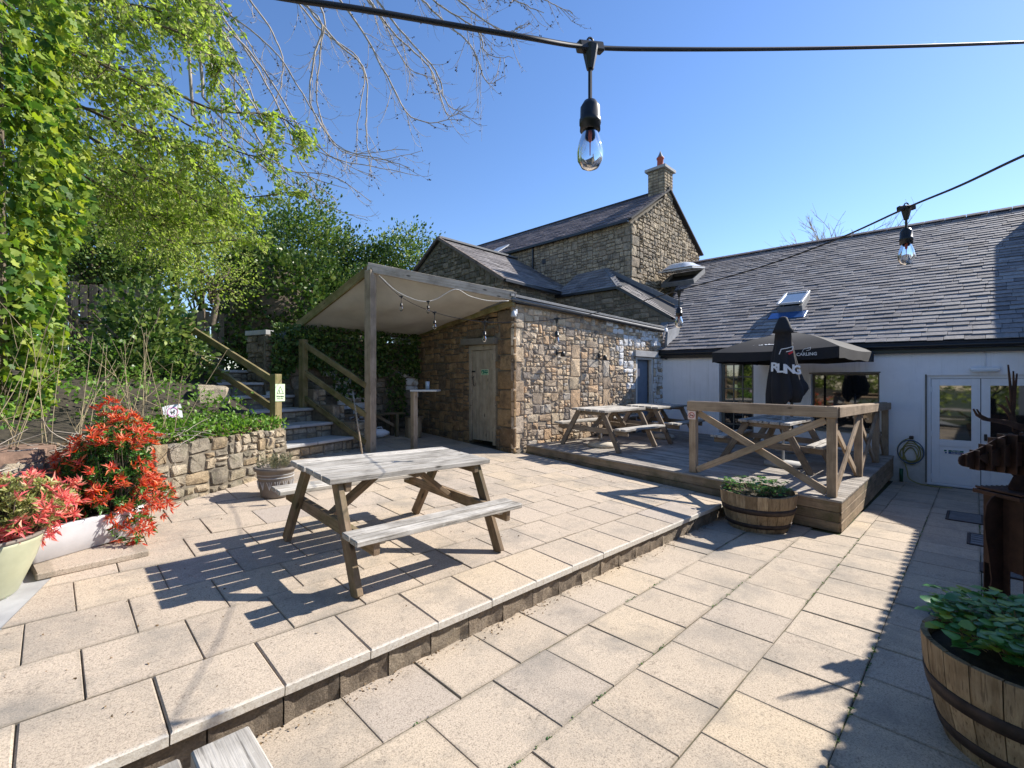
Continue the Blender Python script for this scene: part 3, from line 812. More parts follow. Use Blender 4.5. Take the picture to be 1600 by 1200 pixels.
# ================================================================== white building
wb = thing('white_building', (11.7, 2.5, -.2), 'long single-storey white rendered building under a large slate roof', 'building')
FX = 11.7
# u runs towards -Y so that u x z points to -X
YL = 6.05
u_ = lambda y: YL - y
holes = [(u_(4.48), .30, u_(3.69), 2.19), (u_(2.53), .70, u_(1.36), 1.87), (u_(.66), -.23, u_(-.80), 1.81)]
holed_wall('wall', (FX, YL, 0), (0, -1, 0), 10.5, -.6, 2.42, .3, holes, M_white, wb)
# french window (grey frame, 3 x 6 panes)
def glazed(name, y1, y0, z0, z1, x, cols, rows, fr, bar, mat, root, door=True):
    f = MB(); f.box((x, y0, z0), (x + .06, y0 + fr, z1)); f.box((x, y1 - fr, z0), (x + .06, y1, z1)); f.box((x, y0 + fr, z1 - fr), (x + .06, y1 - fr, z1)); f.box((x, y0 + fr, z0), (x + .06, y1 - fr, z0 + fr))
    w = f.build(name, mat, root)
    yy0, yy1, zz0, zz1 = y0 + fr, y1 - fr, z0 + fr, z1 - fr
    for c in range(1, cols):
        y = yy0 + (yy1 - yy0) * c / cols; box('glazing_bar', (x + .012, y - bar / 2, zz0), (x + .045, y + bar / 2, zz1), mat, w, .003)
    for r in range(1, rows):
        z = zz0 + (zz1 - zz0) * r / rows; box('glazing_bar', (x + .015, yy0, z - bar / 2), (x + .042, yy1, z + bar / 2), mat, w, .003)
    for c in range(cols):
        for r in range(rows):
            a = yy0 + (yy1 - yy0) * c / cols; b = yy0 + (yy1 - yy0) * (c + 1) / cols; p = zz0 + (zz1 - zz0) * r / rows; q = zz0 + (zz1 - zz0) * (r + 1) / rows
            box('pane', (x + .027, a, p), (x + .033, b, q), M_glass, w, 0)
    return w
glazed('garden_door', 4.47, 3.70, .31, 2.18, FX + .14, 3, 6, .07, .028, M_frame, wb)
glazed('picture_window', 2.53, 1.36, .71, 1.87, FX + .12, 1, 1, .035, .02, M_frame, wb)
box('window_sill', (FX - .05, 1.30, .66), (FX + .12, 2.59, .705), M_frame, wb)
box('lintel_drip', (FX - .03, 1.34, 1.872), (FX - .001, 2.56, 1.895), M_frame, wb)
# double doors, white
f = MB(); dx = FX + .05
f.box((dx, .60, -.23), (dx + .07, .66, 1.81)); f.box((dx, -.80, -.23), (dx + .07, -.74, 1.81)); f.box((dx, -.74, 1.75), (dx + .07, .60, 1.81)); f.box((dx, -.74, -.23), (dx + .07, .60, -.195))
f.build('door_frame', M_wpaint, wb)
for (a, b, lab) in ((-.055, .595, None), (-.735, -.065, None)):
    ml = MB(); x0 = dx + .012; st = .115
    ml.box((x0, a, -.19), (x0 + .05, a + st, 1.745)); ml.box((x0, b - st, -.19), (x0 + .05, b, 1.745))
    ml.box((x0, a + st, 1.62), (x0 + .05, b - st, 1.745)); ml.box((x0, a + st, .50), (x0 + .05, b - st, .62)); ml.box((x0, a + st, -.19), (x0 + .05, b - st, -.06))
    d = ml.build('door', M_wpaint, wb)
    box('lower_panel', (x0 + .015, a + st, -.06), (x0 + .035, b - st, .50), M_wpaint, d, .002)
    box('panel_moulding', (x0 + .010, a + st + .02, -.035), (x0 + .0155, b - st - .02, .475), M_wpaint, d, .004)
    box('pane', (x0 + .022, a + st, .62), (x0 + .03, b - st, 1.62), M_glass, d, 0)
    for z in (1.55, .72, -.08):
        yy = b - .012 if a > -.2 else a - .0
        box('hinge', (x0 - .014, yy - .005, z - .05), (x0 + .0, yy + .016, z + .05), M_wpaint, d, .003)
    if a < -.2:
        box('keypad_handle', (x0 - .03, b - .075, .64), (x0, b - .035, .76), M_black, d, .006)
    else:
        sg = box('notice', (x0 - .003, .155, .36), (x0, .43, .435), M_white, d, 0)
        box('notice_green', (x0 - .0045, .16, .40), (x0 - .003, .36, .432), M_signg, sg, 0); box('notice_blue', (x0 - .0045, .16, .363), (x0 - .003, .36, .397), M_signb, sg, 0)
        text('lettering', 'Fire exit', basis((x0 - .0055, .26, .416), (0, -1, 0), (0, 0, 1)), .034, M_print, sg, .0004, .0006)
        text('lettering', 'Keep clear', basis((x0 - .0055, .26, .380), (0, -1, 0), (0, 0, 1)), .028, M_print, sg, .0004, .0004)
        b2 = MB(); b2.add(*ring_geo((x0 - .005, .395, .38), (0, -1, 0), (0, 0, 1), .003, .015)); b2.build('round_symbol', M_signb, sg)
        b2 = MB(); b2.box((x0 - .0048, .383, .402), (x0 - .003, .42, .43), 0); b2.build('running_figure_square', M_signg, sg)
box('threshold', (FX - .06, -.8, -.262), (FX + .1, .66, -.232), M_gutter, wb, .004)
box('door_reveal_trim', (FX - .012, .655, -.2), (FX + .05, .68, 1.83), M_frame, wb, .002)
# eaves: fascia board, gutter, ridge
ez = lambda y: 2.33 + .018 * (y + .58)
beam('eaves_fascia', (FX - .10, 6.1, ez(6.1) - .035), (FX - .10, -4, ez(-4) - .035), .03, .17, M_gutter, wb)
mb = MB()
for i in range(1):
    V = []; F = []; n = 9
    for yy in (6.15, -4):
        for k in range(n):
            t = math.pi * k / (n - 1); V.append((FX - .175 - .06 * math.cos(t), yy, ez(yy) + .03 - .075 * math.sin(t)))
        for k in range(n):
            t = math.pi * (n - 1 - k) / (n - 1); V.append((FX - .175 - .05 * math.cos(t), yy, ez(yy) + .03 - .065 * math.sin(t)))
    for k in range(2 * n):
        k2 = (k + 1) % (2 * n); F.append([k, k2, 2 * n + k2, 2 * n + k])
mk('gutter', V, F, M_gutter, wb, True)
RXr = 7.0; rz = lambda y: 6.40 + .018 * (y + .9)
S0 = Vector((FX - .2, 0, 2.33 + .06)); rise = (6.42 - 2.40); sv = Vector((RXr + .2, 0, rise)).normalized(); HL = math.hypot(RXr + .2, rise)
un = Vector((0, 1, .018)).normalized(); nn = Vector((-sv.z, 0, sv.x))
roofO = Vector((FX - .2, -4, ez(-4) + .075))
ledge = lambda t: 6.0 + 4 + (8.7 - 6.0) * t / HL      # valley on the left
# roof body with thickness, plus far slope
def rp(uu, t, d=0): return roofO + un * uu + sv * t + nn * d
ff = [rp(0, 0), rp(ledge(0), 0), rp(ledge(HL), HL), rp(0, HL)]
fb = [p + Vector((0, 0, -.05)) for p in ff]
tag(mk('roof', ff + fb, [[0, 1, 2, 3][::-1], [4, 5, 6, 7], [0, 4, 5, 1], [1, 5, 6, 2], [2, 6, 7, 3], [3, 7, 4, 0]], M_under, wb))
roof_ob = kids[wb.name][-1]
mk('far_roof', [ff[3], ff[2], ff[2] + Vector((7, 0, -4)), ff[3] + Vector((7, 0, -4))], [[0, 1, 2, 3]], M_slate2, wb)
SKY = (2.95 + 4, 3.05, 3.72 + 4, 4.3)
slates(wb, roofO, un, sv, nn, HL, lambda t: (2.7 - .1, ledge(t) - .03), .20, .31, M_slate, single=290, key=lambda p: (p - Vector((0, 0, 1.65))).length)
rg = MB()
y = -1.6
while y < 8.5:
    a = rp(y + 4, HL); b = rp(min(y + .44, 8.6) + 4, HL)
    for sgn in (-1, 1):
        rg.beam(a + Vector((sgn * .07, 0, .045)), b + Vector((sgn * .07, 0, .045)), .17, .022, up=(sgn * .6, 0, 1))
    y += .45
rg.build('ridge_tiles', M_slate2, wb)
# valley flashing at the left end of the roof
beam('valley_flashing', rp(ledge(0) + .02, -.05, .045), rp(ledge(HL * .35), HL * .35, .045), .22, .012, M_lead, wb, up=nn)
# open rooflight (vent) on the roof
def rooflight(uu, t, w, l, opening, root, nm_='rooflight', glassm=M_sky_glass):
    B = Matrix((un, sv, nn)).transposed().to_4x4(); B.translation = rp(uu, t, .05)
    fr = MB(); k = .05
    for (a, b) in (((-w / 2, 0), (-w / 2 + k, l)), ((w / 2 - k, 0), (w / 2, l)), ((-w / 2 + k, 0), (w / 2 - k, k)), ((-w / 2 + k, l - k), (w / 2 - k, l))):
        V, F = cbox(b[0] - a[0], b[1] - a[1], .17, .004); fr.add(V, F, B @ Matrix.Translation(((a[0] + b[0]) / 2, (a[1] + b[1]) / 2, .05)))
    o = fr.build(nm_, M_lead, root)
    mk('dark_opening', [B @ Vector(p) for p in ((-w / 2 + k, k, 0), (w / 2 - k, k, 0), (w / 2 - k, l - k, 0), (-w / 2 + k, l - k, 0))], [[0, 1, 2, 3]], M_under, o)
    C = B @ Matrix.Translation((0, l, .14)) @ Matrix.Rotation(-opening, 4, 'X')
    sa = MB()
    for (a, b) in (((-w / 2 - .02, -l), (-w / 2 + .04, 0)), ((w / 2 - .04, -l), (w / 2 + .02, 0)), ((-w / 2 + .04, -l), (w / 2 - .04, -l + .05)), ((-w / 2 + .04, -.05), (w / 2 - .04, 0))):
        V, F = cbox(b[0] - a[0], b[1] - a[1], .05, .004); sa.add(V, F, C @ Matrix.Translation(((a[0] + b[0]) / 2, (a[1] + b[1]) / 2, .03)))
    sa.build('sash', M_alu, o)
    V, F = cbox(w - .08, l - .1, .01, .001); mk('pane', [C @ Matrix.Translation((0, -l / 2, .03)) @ Vector(v) for v in V], F, glassm, o)
    return B, o
B, o = rooflight(3.30 + 4, 1.95, .54, .86, R_(3), wb)
V, F = cbox(.8, .38, .014, .003); mk('flashing', [B @ Matrix.Translation((.02, -.2, -.008)) @ Vector(v) for v in V], F, M_blue, o)
# wide domed rooflight near the ridge at the left
B, o = rooflight(7.72 + 4, HL * .665, 1.25, 1.1, R_(20), wb, 'domed_rooflight')
dm = []; fc = []; n = 10
C = B @ Matrix.Translation((0, 1.1, .16)) @ Matrix.Rotation(-R_(20), 4, 'X')
for i in range(n + 1):
    for j in range(n + 1):
        a = -.6 + 1.2 * i / n; b = -1.1 + 1.1 * j / n; e = min(1, 4 * min(i, n - i) / n) * min(1, 4 * min(j, n - j) / n); dm.append(C @ Vector((a, b, .07 + .20 * e)))
for i in range(n):
    for j in range(n): k = i * (n + 1) + j; fc.append([k, k + n + 1, k + n + 2, k + 1])
mk('dome', dm, fc, plain('opal_dome', (.6, .62, .64), .3, bmp=0), o, True)
# light over the doors
lg = thing('linear_wall_light', (FX - .05, -.1, 1.94), 'white tube light on the wall above the double doors', 'wall light')
box('lamp_body', (FX - .07, -.30, 1.89), (FX - .002, .08, 1.945), M_wpaint, lg, .012); box('diffuser', (FX - .085, -.28, 1.865), (FX - .02, .06, 1.889), plain('opal_diffuser', (.7, .72, .72), .3, bmp=0), lg, .008)
tube('conduit', [(FX - .012, -.12, 1.945), (FX - .012, -.12, 2.26)], .008, M_wpaint, lg, 6)
# hose on hook
hz = thing('garden_hose', (FX - .08, .87, 0), 'yellow-green garden hose coiled on a hook beside the double doors', 'hose')
pts = []
for k in range(150):
    t = k / 149; a = t * 2 * math.pi * 4.3; r = .15 + .05 * math.sin(t * 19); pts.append((FX - .07 - .035 * math.sin(t * 31), .88 + r * math.sin(a) * (1 - .25 * t), .40 + (.21 - .05 * t) * math.cos(a) - .14 * t))
pts += [(FX - .1, .93, .0), (FX - .14, .9, -.14), (FX - .2, .75, -.21), (FX - .28, .5, -.215), (FX - .22, .3, -.215)]
tube('hose_coil', smooth_path(pts, 420), .011, M_hose, hz, 6)
pts = [(FX - .11, .88 + .19 * math.sin(k * .35), .36 + .22 * math.cos(k * .35)) for k in range(19)]
tube('blue_hose_loop', smooth_path(pts, 60), .010, M_hoseb, hz, 6)
box('hook', (FX - .12, .84, .60), (FX, .90, .66), M_black, hz, .006)
tube('standpipe', [(FX - .06, 1.02, -.23), (FX - .06, 1.02, .02)], .028, plain('green_plastic', (.01, .09, .05), .5), hz, 10)

# side wing standing outside the frame on the right: throws the straight shadow
sw = thing('side_wing', (6, -2.4, -.1), 'slate-roofed side wing along the right edge of the yard', 'building')
holed_wall('wall', (11.4, -1.0, 0), (-1, 0, 0), 10.6, -.6, 2.35, .3, [], M_white, sw) if False else box('wall', (.8, -4.4, -.6), (11.4, -1.0, 2.3), M_white, sw, .01)
zE = 2.36; yE = -.745
mk('roof', [(.6, yE, zE), (11.5, yE + .0, zE), (11.5, -2.7, zE + 1.0), (.6, -2.7, zE + 1.0), (.6, -4.7, zE), (11.5, -4.7, zE)], [[0, 1, 2, 3], [3, 2, 5, 4]], M_slate, sw)
mb = MB(); x = .6
while x < 11.5:
    mb.box((x + .004, yE - .1, zE - .012), (x + .10, yE + .03 + rnd.uniform(0, .012), zE + .035), .01); x += .165 * rnd.uniform(.97, 1.03)
tag(mb.build('eaves_slates', M_slate, sw), kind='stuff')
box('sun_leak_block', (FX + .33, -4.4, -.6), (25, 6.1, 2.3), M_under, wb)  # unseen solid block added so sun cannot leak in behind the doors
beam('roof_shadow_caster', rp(4 - 1.42, -.1, .30), rp(4 - 1.42, HL, .22), .25, .72, M_white, wb, up=nn)  # unseen upstand added to throw shadow over the right end of the slates

# ================================================================== stone shed
sh = thing('stone_shed', (8.5, 8, .4), 'low sandstone outbuilding with a flat roof and two doors', 'outbuilding')
SC = Vector((6.38, 6.33, 0)); SE = Vector((11.72, 5.93, 0)); su = (SE - SC).normalized(); SL = (SE - SC).length
gz = lambda t: 3.33 - .20 * t / SL
sn = su.cross(Vector((0, 0, 1)))          # faces -Y
D0, D1 = 4.12, 4.92      # door opening along the wall
hS = [(D0, .2, D1, 2.34)]
O = SC - sn * .06
holed_wall('wall', SC - sn * .046 + su * .07, su, SL - .07, -.4, 3.22, .35, [(h_[0] - .07, h_[1], h_[2] - .07, h_[3]) for h_ in hS], M_mortar, sh); back_s = kids[sh.name][-1]
quo = []
v = .38; k = 0
while v < 3.0:
    h = rnd.uniform(.26, .40); w = .30 if k % 2 else .20; quo.append((0, v, w, min(v + h, 3.14), 1)); v += h; k += 1
J = []   # jambs of the built-up window
for (a, b) in ((1.62, 1.98), (2.78, 3.08)):
    v = .75
    for h in (.36, .42, .28, .40, .30):
        q = rnd.uniform(0, .09); J.append((a + (q if a < 2 else 0), v, b - (q if a > 2 else 0), v + h, 1)); v += h
rects = split_rects(0, .30, SL, 3.17, .007, .085, 1.5)
area = cut(rects, [r[:4] for r in quo] + [r[:4] for r in J] + hS + [(D0 - .1, 2.34, D1 + .12, 2.50)])
area = [r for r in area]
topf = lambda t: gz(t) - .07
mf = lambda a, b: M_stone_w if (a > 3.55 - (b - 2.0) * .5 and b > 1.5) or a > 4.6 else M_stone
masonry(back_s, area + quo + J, O, su, (0, 0, 1), mf, top=topf, limit=285, jit=.016, bulge=.03, gap=.006)
# door in the sunny wall
def along(t, d, z): p = SC + su * t - sn * d; return Vector((p.x, p.y, z))
mb = MB(); mb.beam(along(D0 + .04, .10, .3), along(D0 + .04, .10, 2.28), .09, .08, up=su); mb.beam(along(D1 - .04, .10, .3), along(D1 - .04, .10, 2.28), .09, .08, up=su); mb.beam(along(D0, .10, 2.31), along(D1, .10, 2.31), .09, .06)
mb.build('side_door_frame', M_white_cord, sh)
dd = MB(); dd.beam(along(D0 + .08, .2, 1.29), along(D1 - .08, .2, 1.29), .04, 1.98); d = dd.build('blue_door', M_doorbl, sh)
o_ = mk('door_notice', [along(D0 + .2, .177, 1.85), along(D0 + .36, .177, 1.85), along(D0 + .36, .177, 2.05), along(D0 + .2, .177, 2.05)], [[0, 1, 2, 3]], M_pinkw, d)
beam('lintel', along(D0 - .1, .04, 2.42), along(D1 + .12, .04, 2.42), .12, .15, M_conc, sh)
# west face
WX = 6.38; wu = Vector((0, -1, 0)); WL = 3.45; WY0 = 6.33 + WL
wt = lambda u: (2.92 + (3.34 - 2.92) * u / WL)
dw0, dw1 = WY0 - 7.66, WY0 - 6.93       # door opening
hW = [(dw0 - .05, .2, dw1 + .05, 2.50)]
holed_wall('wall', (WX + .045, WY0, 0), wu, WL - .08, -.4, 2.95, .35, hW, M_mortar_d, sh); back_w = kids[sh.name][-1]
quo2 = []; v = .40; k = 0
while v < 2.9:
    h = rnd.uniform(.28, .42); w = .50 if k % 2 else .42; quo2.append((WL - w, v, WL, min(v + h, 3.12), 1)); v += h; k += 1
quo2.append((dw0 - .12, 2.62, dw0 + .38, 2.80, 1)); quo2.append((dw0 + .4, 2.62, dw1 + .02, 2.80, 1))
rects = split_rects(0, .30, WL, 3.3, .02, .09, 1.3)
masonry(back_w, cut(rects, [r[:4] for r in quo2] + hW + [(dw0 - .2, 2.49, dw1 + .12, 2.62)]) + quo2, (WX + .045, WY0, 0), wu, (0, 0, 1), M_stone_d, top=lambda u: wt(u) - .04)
beam('door_lintel', (WX - .0, WY0 - dw0 + .22, 2.56), (WX - .0, WY0 - dw1 - .10, 2.52), .16, .13, M_frame, sh)
mb = MB()
y1, y0 = WY0 - dw0 + .03, WY0 - dw1 - .03
mb.box((WX + .02, y0 - .02, .40), (WX + .10, y0 + .06, 2.45)); mb.box((WX + .02, y1 - .06, .44), (WX + .10, y1 + .02, 2.47)); mb.box((WX + .02, y0 + .06, 2.36), (WX + .10, y1 - .06, 2.47))
mb.build('door_frame', M_doorbr, sh)
drr = MB(); drr.box((WX + .075, y0 + .065, .47), (WX + .095, y1 - .065, 2.352)); dr = drr.build('boarded_door', M_doorbr, sh)
k = 6
for i in range(k):
    a = y0 + .068 + (y1 - y0 - .136) * i / k; b = y0 + .068 + (y1 - y0 - .136) * (i + 1) / k
    beam('door_board', (WX + .062, (a + b) / 2, .47), (WX + .062, (a + b) / 2, 2.35), b - a - .005, .022, M_doorbr, dr, up=(1, 0, 0), bev=.003)
box('bolt', (WX + .03, y1 - .16, 1.90), (WX + .05, y1 - .02, 1.93), M_black, dr); tube('pull_handle', [(WX + .045, y1 - .11, 1.82), (WX + .02, y1 - .115, 1.77), (WX + .02, y1 - .125, 1.65), (WX + .045, y1 - .13, 1.6)], .009, M_black, dr, 6)
for z in (2.2, .62): box('hinge', (WX + .04, y0 + .06, z - .06), (WX + .052, y0 + .10, z + .06), M_frame, dr, .002)
nb = box('exit_notice', (WX + .046, 7.12, 1.84), (WX + .05, 7.34, 1.95), M_signp, dr, 0)
box('notice_green', (WX + .0445, 7.128, 1.848), (WX + .046, 7.332, 1.942), M_signg, nb, 0)
text('lettering', 'Fire exit', basis((WX + .0435, 7.19, 1.918), (0, -1, 0), (0, 0, 1)), .034, M_signp, nb, .0004, .0006)
text('lettering', 'Keep clear', basis((WX + .0435, 7.19, 1.873), (0, -1, 0), (0, 0, 1)), .030, M_signp, nb, .0004, .0005)
b2 = MB(); b2.beam((WX + .0438, 7.32, 1.86), (WX + .0438, 7.28, 1.92), .012, .001, up=(1, 0, 0), bev=0); b2.beam((WX + .0438, 7.28, 1.87), (WX + .0438, 7.30, 1.90), .01, .001, up=(1, 0, 0), bev=0); b2.build('running_figure', M_signp, nb)
# shed roof and eaves along the sunny wall
A_ = along(-.12, -.04, gz(0) + .0); B_ = along(SL + .02, -.04, gz(SL)); C_ = Vector((11.72, 9.8, 2.75)); Dv = Vector((6.26, 9.8, 2.92))
rv = [A_, B_, C_, Dv]; rb = [p - Vector((0, 0, .06)) for p in rv]
mk('roof_deck', rv + rb, [[0, 1, 2, 3], [7, 6, 5, 4], [0, 4, 5, 1], [1, 5, 6, 2], [2, 6, 7, 3], [3, 7, 4, 0]], M_lead, sh)
beam('metal_edge_trim', along(-.14, -.06, gz(0) + .02), along(SL - .12, -.06, gz(SL) + .02), .05, .05, M_lead, sh)
beam('eaves_fascia', along(-.1, -.055, gz(0) - .06), along(SL - .15, -.055, gz(SL) - .06), .035, .09, M_gutter, sh)
mb = MB(); mb.tube([along(-.12, -.085, gz(0) - .055), along(SL - .1, -.085, gz(SL) - .055)], .028, 10); mb.build('gutter', M_lead, sh, True)
box('gutter_end', tuple(along(SL - .14, -.14, gz(SL) - .10)), tuple(along(SL - .02, -.03, gz(SL) - .0)), M_wpaint, sh, .02)
tube('downpipe', [along(SL - .08, -.14, gz(SL) - .1), along(SL - .05, -.08, gz(SL) - .35), along(SL - .05, -.08, 2.3)], .035, M_lead, sh, 10)
# lead gusset between shed and slate roof
extrude('lead_gusset', [along(SL - .02, -.06, gz(SL) - .05), along(SL + .7, -.06, gz(SL) + .12), along(SL + .5, -.06, 2.62), along(SL + .02, -.06, 2.42)], sn * .02, M_conc, sh)
for t, z, nm_ in ((1.22, 2.30, 'left'), (2.62, 2.28, 'right')):
    w = thing('wall_lamp', along(t, -.05, z), 'black lamp on the sunny stone wall, ' + ('nearer the shed corner' if nm_ == 'left' else 'nearer the blue door'), 'wall lamp', 'wall lamps on the stone shed')
    box('back_plate', along(t - .03, .03, z - .05), along(t + .03, -.0, z + .08), M_black, w, .01)
    tube('arm', [along(t, -.0, z), along(t, -.10, z + .02), along(t, -.15, z - .01)], .012, M_black, w, 6)
    lathe('lamp_shade', [(.015, .05), (.035, .04), (.05, -.06), (.045, -.06), (.03, .02)], along(t, -.15, z - .02), M_black, w, 14)
# security camera / light at the corner
cm = thing('security_light', along(-.12, -.12, 3.05), 'small spotlight at the shed corner under the canopy edge', 'spotlight')
box('bracket', along(-.02, .0, 3.0), along(.03, -.08, 3.09), M_wpaint, cm, .008); lathe('lamp_head', [(0, .07), (.04, .06), (.055, -.03), (.05, -.05), (0, -.045)], along(-.09, -.10, 2.98), M_alu, cm, 14)

# ================================================================== canopy lean-to
cp = thing('canopy', (4.1, 7.7, .43), 'timber framed canvas canopy leaning against the stone shed', 'canopy')
PP = Vector((4.1, 7.7, 3.74)); PS = Vector((6.36, 6.26, 3.33)); PBL = Vector((3.58, 9.85, 2.80)); PBR = Vector((6.36, 9.75, 2.86))
beam('post', (4.1, 7.7, zup(4.1, 7.7) - .02), (4.1, 7.7, PP.z - .05), .15, .15, M_post, cp, up=(1, .3, 0), bev=.008)
beam('beam', PP + Vector((-.06, .0, 0)), PS, .05, .17, M_beamw, cp); beam('beam', PP + Vector((0, -.05, -.002)), PBL, .05, .16, M_green, cp)
beam('beam', PS + Vector((-.03, .03, -.1)), PBR, .06, .15, M_green, cp); beam('beam', PBL + Vector((0, 0, -.02)), PBR + Vector((0, 0, -.02)), .05, .13, M_green, cp)
n = 16; V = []; F = []
for i in range(n + 1):
    for j in range(n + 1):
        a = i / n; b = j / n; p = PP.lerp(PS, a).lerp(PBL.lerp(PBR, a), b)
        sag = .10 * math.sin(math.pi * a) * math.sin(math.pi * b) + .02 * math.sin(a * 23) * math.sin(math.pi * b) + .012 * math.sin(a * 9 + b * 14)
        V.append(p + Vector((0, 0, -.05 - sag)))
m0 = len(V); V += [v + Vector((0, 0, .006)) for v in V]
for i in range(n):
    for j in range(n):
        k = i * (n + 1) + j; q = [k, k + n + 1, k + n + 2, k + 1]; F.append(q[::-1]); F.append([x_ + m0 for x_ in q])
mk('canvas', V, F, M_canvas, cp, True)

mb = MB()
for q_ in (.02, .5, .97):
    p_ = PP.lerp(PS, q_); nb2 = (PS - PP).cross(Vector((0, 0, 1))).normalized()
    for dz in (-.04, .04): mb.tube([p_ + nb2 * .024 + Vector((0, 0, dz)), p_ + nb2 * .034 + Vector((0, 0, dz))], .012, 6)
tag(mb.build('bolts', M_hoop, cp), kind='stuff')
# back wall under the canopy
bwl = thing('rubble_back_wall', (4.9, 9.6, .5), 'dark rubble stone wall at the back of the canopy', 'stone wall')
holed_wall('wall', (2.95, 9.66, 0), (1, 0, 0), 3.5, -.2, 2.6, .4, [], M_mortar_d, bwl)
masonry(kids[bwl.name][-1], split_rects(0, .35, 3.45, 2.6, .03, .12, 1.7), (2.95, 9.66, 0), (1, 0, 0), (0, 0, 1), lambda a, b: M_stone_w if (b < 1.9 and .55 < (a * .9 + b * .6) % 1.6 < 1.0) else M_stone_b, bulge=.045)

# ================================================================== garden steps
ang = R_(20); tu = Vector((math.cos(ang), math.sin(ang), 0)); tv = Vector((-math.sin(ang), math.cos(ang), 0))
SP = Vector((2.43, 7.47, 0))
st = thing('garden_steps', (3, 7.8, .4), 'stone steps with slab treads climbing to the garden gate', 'steps')
zs = [.70, .95, 1.20, 1.44, 1.68, 1.92]
for i, z in enumerate(zs):
    O = SP + tu * .06 + tv * (.5 * i - .02)
    Lw = 1.5
    b0 = O - tu * .0; blk = MB(); V = [O + tv * .03, O + tu * Lw + tv * .03, O + tu * Lw + tv * .6, O + tv * .6]
    zb = (z - .30 if i else .30)
    blk.add([(p.x, p.y, zb) for p in V] + [(p.x, p.y, z - .05) for p in V], [[0, 1, 5, 4], [1, 2, 6, 5], [2, 3, 7, 6], [3, 0, 4, 7], [4, 5, 6, 7]])
    rb_ = blk.build('riser', M_mortar_d, st)
    masonry(rb_, split_rects(0, zb + .02, Lw, z - .06, .03, .07, 1.6), (O + tv * .03).to_tuple(), tu, (0, 0, 1), M_stone_g, bulge=.02)
    x = 0
    while x < Lw - .05:
        w = min(rnd.uniform(.5, .8), Lw - x)
        if Lw - x - w < .2: w = Lw - x
        beam('tread', O + tu * (x + .004) + tv * .24 + Vector((0, 0, z - .025)), O + tu * (x + w - .004) + tv * .24 + Vector((0, 0, z - .025)), .56, .05, M_conc, st, bev=.01); x += w
# wall along the right of the steps + pier
for (a, b, z0, z1, L_) in ((0, .5, .3, .95, 0), (.5, 1.0, .3, 1.25, 0), (1.0, 1.5, .3, 1.55, 0)):
    O = SP + tu * 1.58 + tv * a
    V = [O, O + tu * .30, O + tu * .30 + tv * (b - a), O + tv * (b - a)]
    mb = MB(); mb.add([(p.x, p.y, z0) for p in V] + [(p.x, p.y, z1) for p in V], [[0, 1, 5, 4], [1, 2, 6, 5], [2, 3, 7, 6], [3, 0, 4, 7], [4, 5, 6, 7]]); r_ = mb.build('side_wall', M_mortar_d, st)
    masonry(r_, split_rects(0, z0 + (0 if a == 0 else .35), .3, z1, .03, .06, 1.4), O, tu, (0, 0, 1), M_stone_g, bulge=.03)
pier = thing('stone_pier', (2.75, 9.75, 1.2), 'big block stone pier with a coping at the top of the steps', 'stone pier')
PO = atD(415, 640, 9.0); PO.z = 0
mb = MB(); O = PO; V = [O, O + tu * .62, O + tu * .62 + tv * .5, O + tv * .5]; mb.add([(p.x, p.y, .5) for p in V] + [(p.x, p.y, 2.6) for p in V], [[0, 1, 5, 4], [1, 2, 6, 5], [2, 3, 7, 6], [3, 0, 4, 7], [4, 5, 6, 7]]); r_ = mb.build('core', M_mortar_d, pier)
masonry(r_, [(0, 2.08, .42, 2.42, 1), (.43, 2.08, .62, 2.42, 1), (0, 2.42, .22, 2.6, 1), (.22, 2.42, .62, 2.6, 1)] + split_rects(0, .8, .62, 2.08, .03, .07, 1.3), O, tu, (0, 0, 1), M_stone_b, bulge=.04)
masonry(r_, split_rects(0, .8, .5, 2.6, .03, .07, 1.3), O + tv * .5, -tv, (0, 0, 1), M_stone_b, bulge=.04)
beam('coping', O + tv * .22 - tu * .06 + Vector((0, 0, 2.65)), O + tv * .22 + tu * .70 + Vector((0, 0, 2.65)), .6, .09, M_conc, pier)

# retaining wall
rw = thing('retaining_wall', (1.4, 6.2, .4), 'low honey-coloured rubble retaining wall below the planted bank', 'stone wall')
r0 = Vector((-1.55, 4.33, 0)); r1 = Vector((2.36, 6.85, 0)); ru = (r1 - r0).normalized(); RL = (r1 - r0).length
rn = ru.cross(Vector((0, 0, 1)))
holed_wall('wall', r0 - rn * .018, ru, RL - .01, -.1, .97, .45, [], M_mortar_d, rw)
rects = split_rects(0, .30, RL, 1.04, .010, .16, 1.45)
masonry(kids[rw.name][-1], rects, r0 - rn * .03, ru, (0, 0, 1), M_stone_g, bulge=.035, gap=.010, jit=.016)
rs = rw
# right return of the wall, beside the steps
holed_wall('return_wall', r1, tv, .9, -.1, 1.0, .4, [], M_mortar_d, rw)
masonry(kids[rw.name][-1], split_rects(0, .3, .9, 1.02, .03, .09, 1.3), r1, tv, (0, 0, 1), M_stone_g)

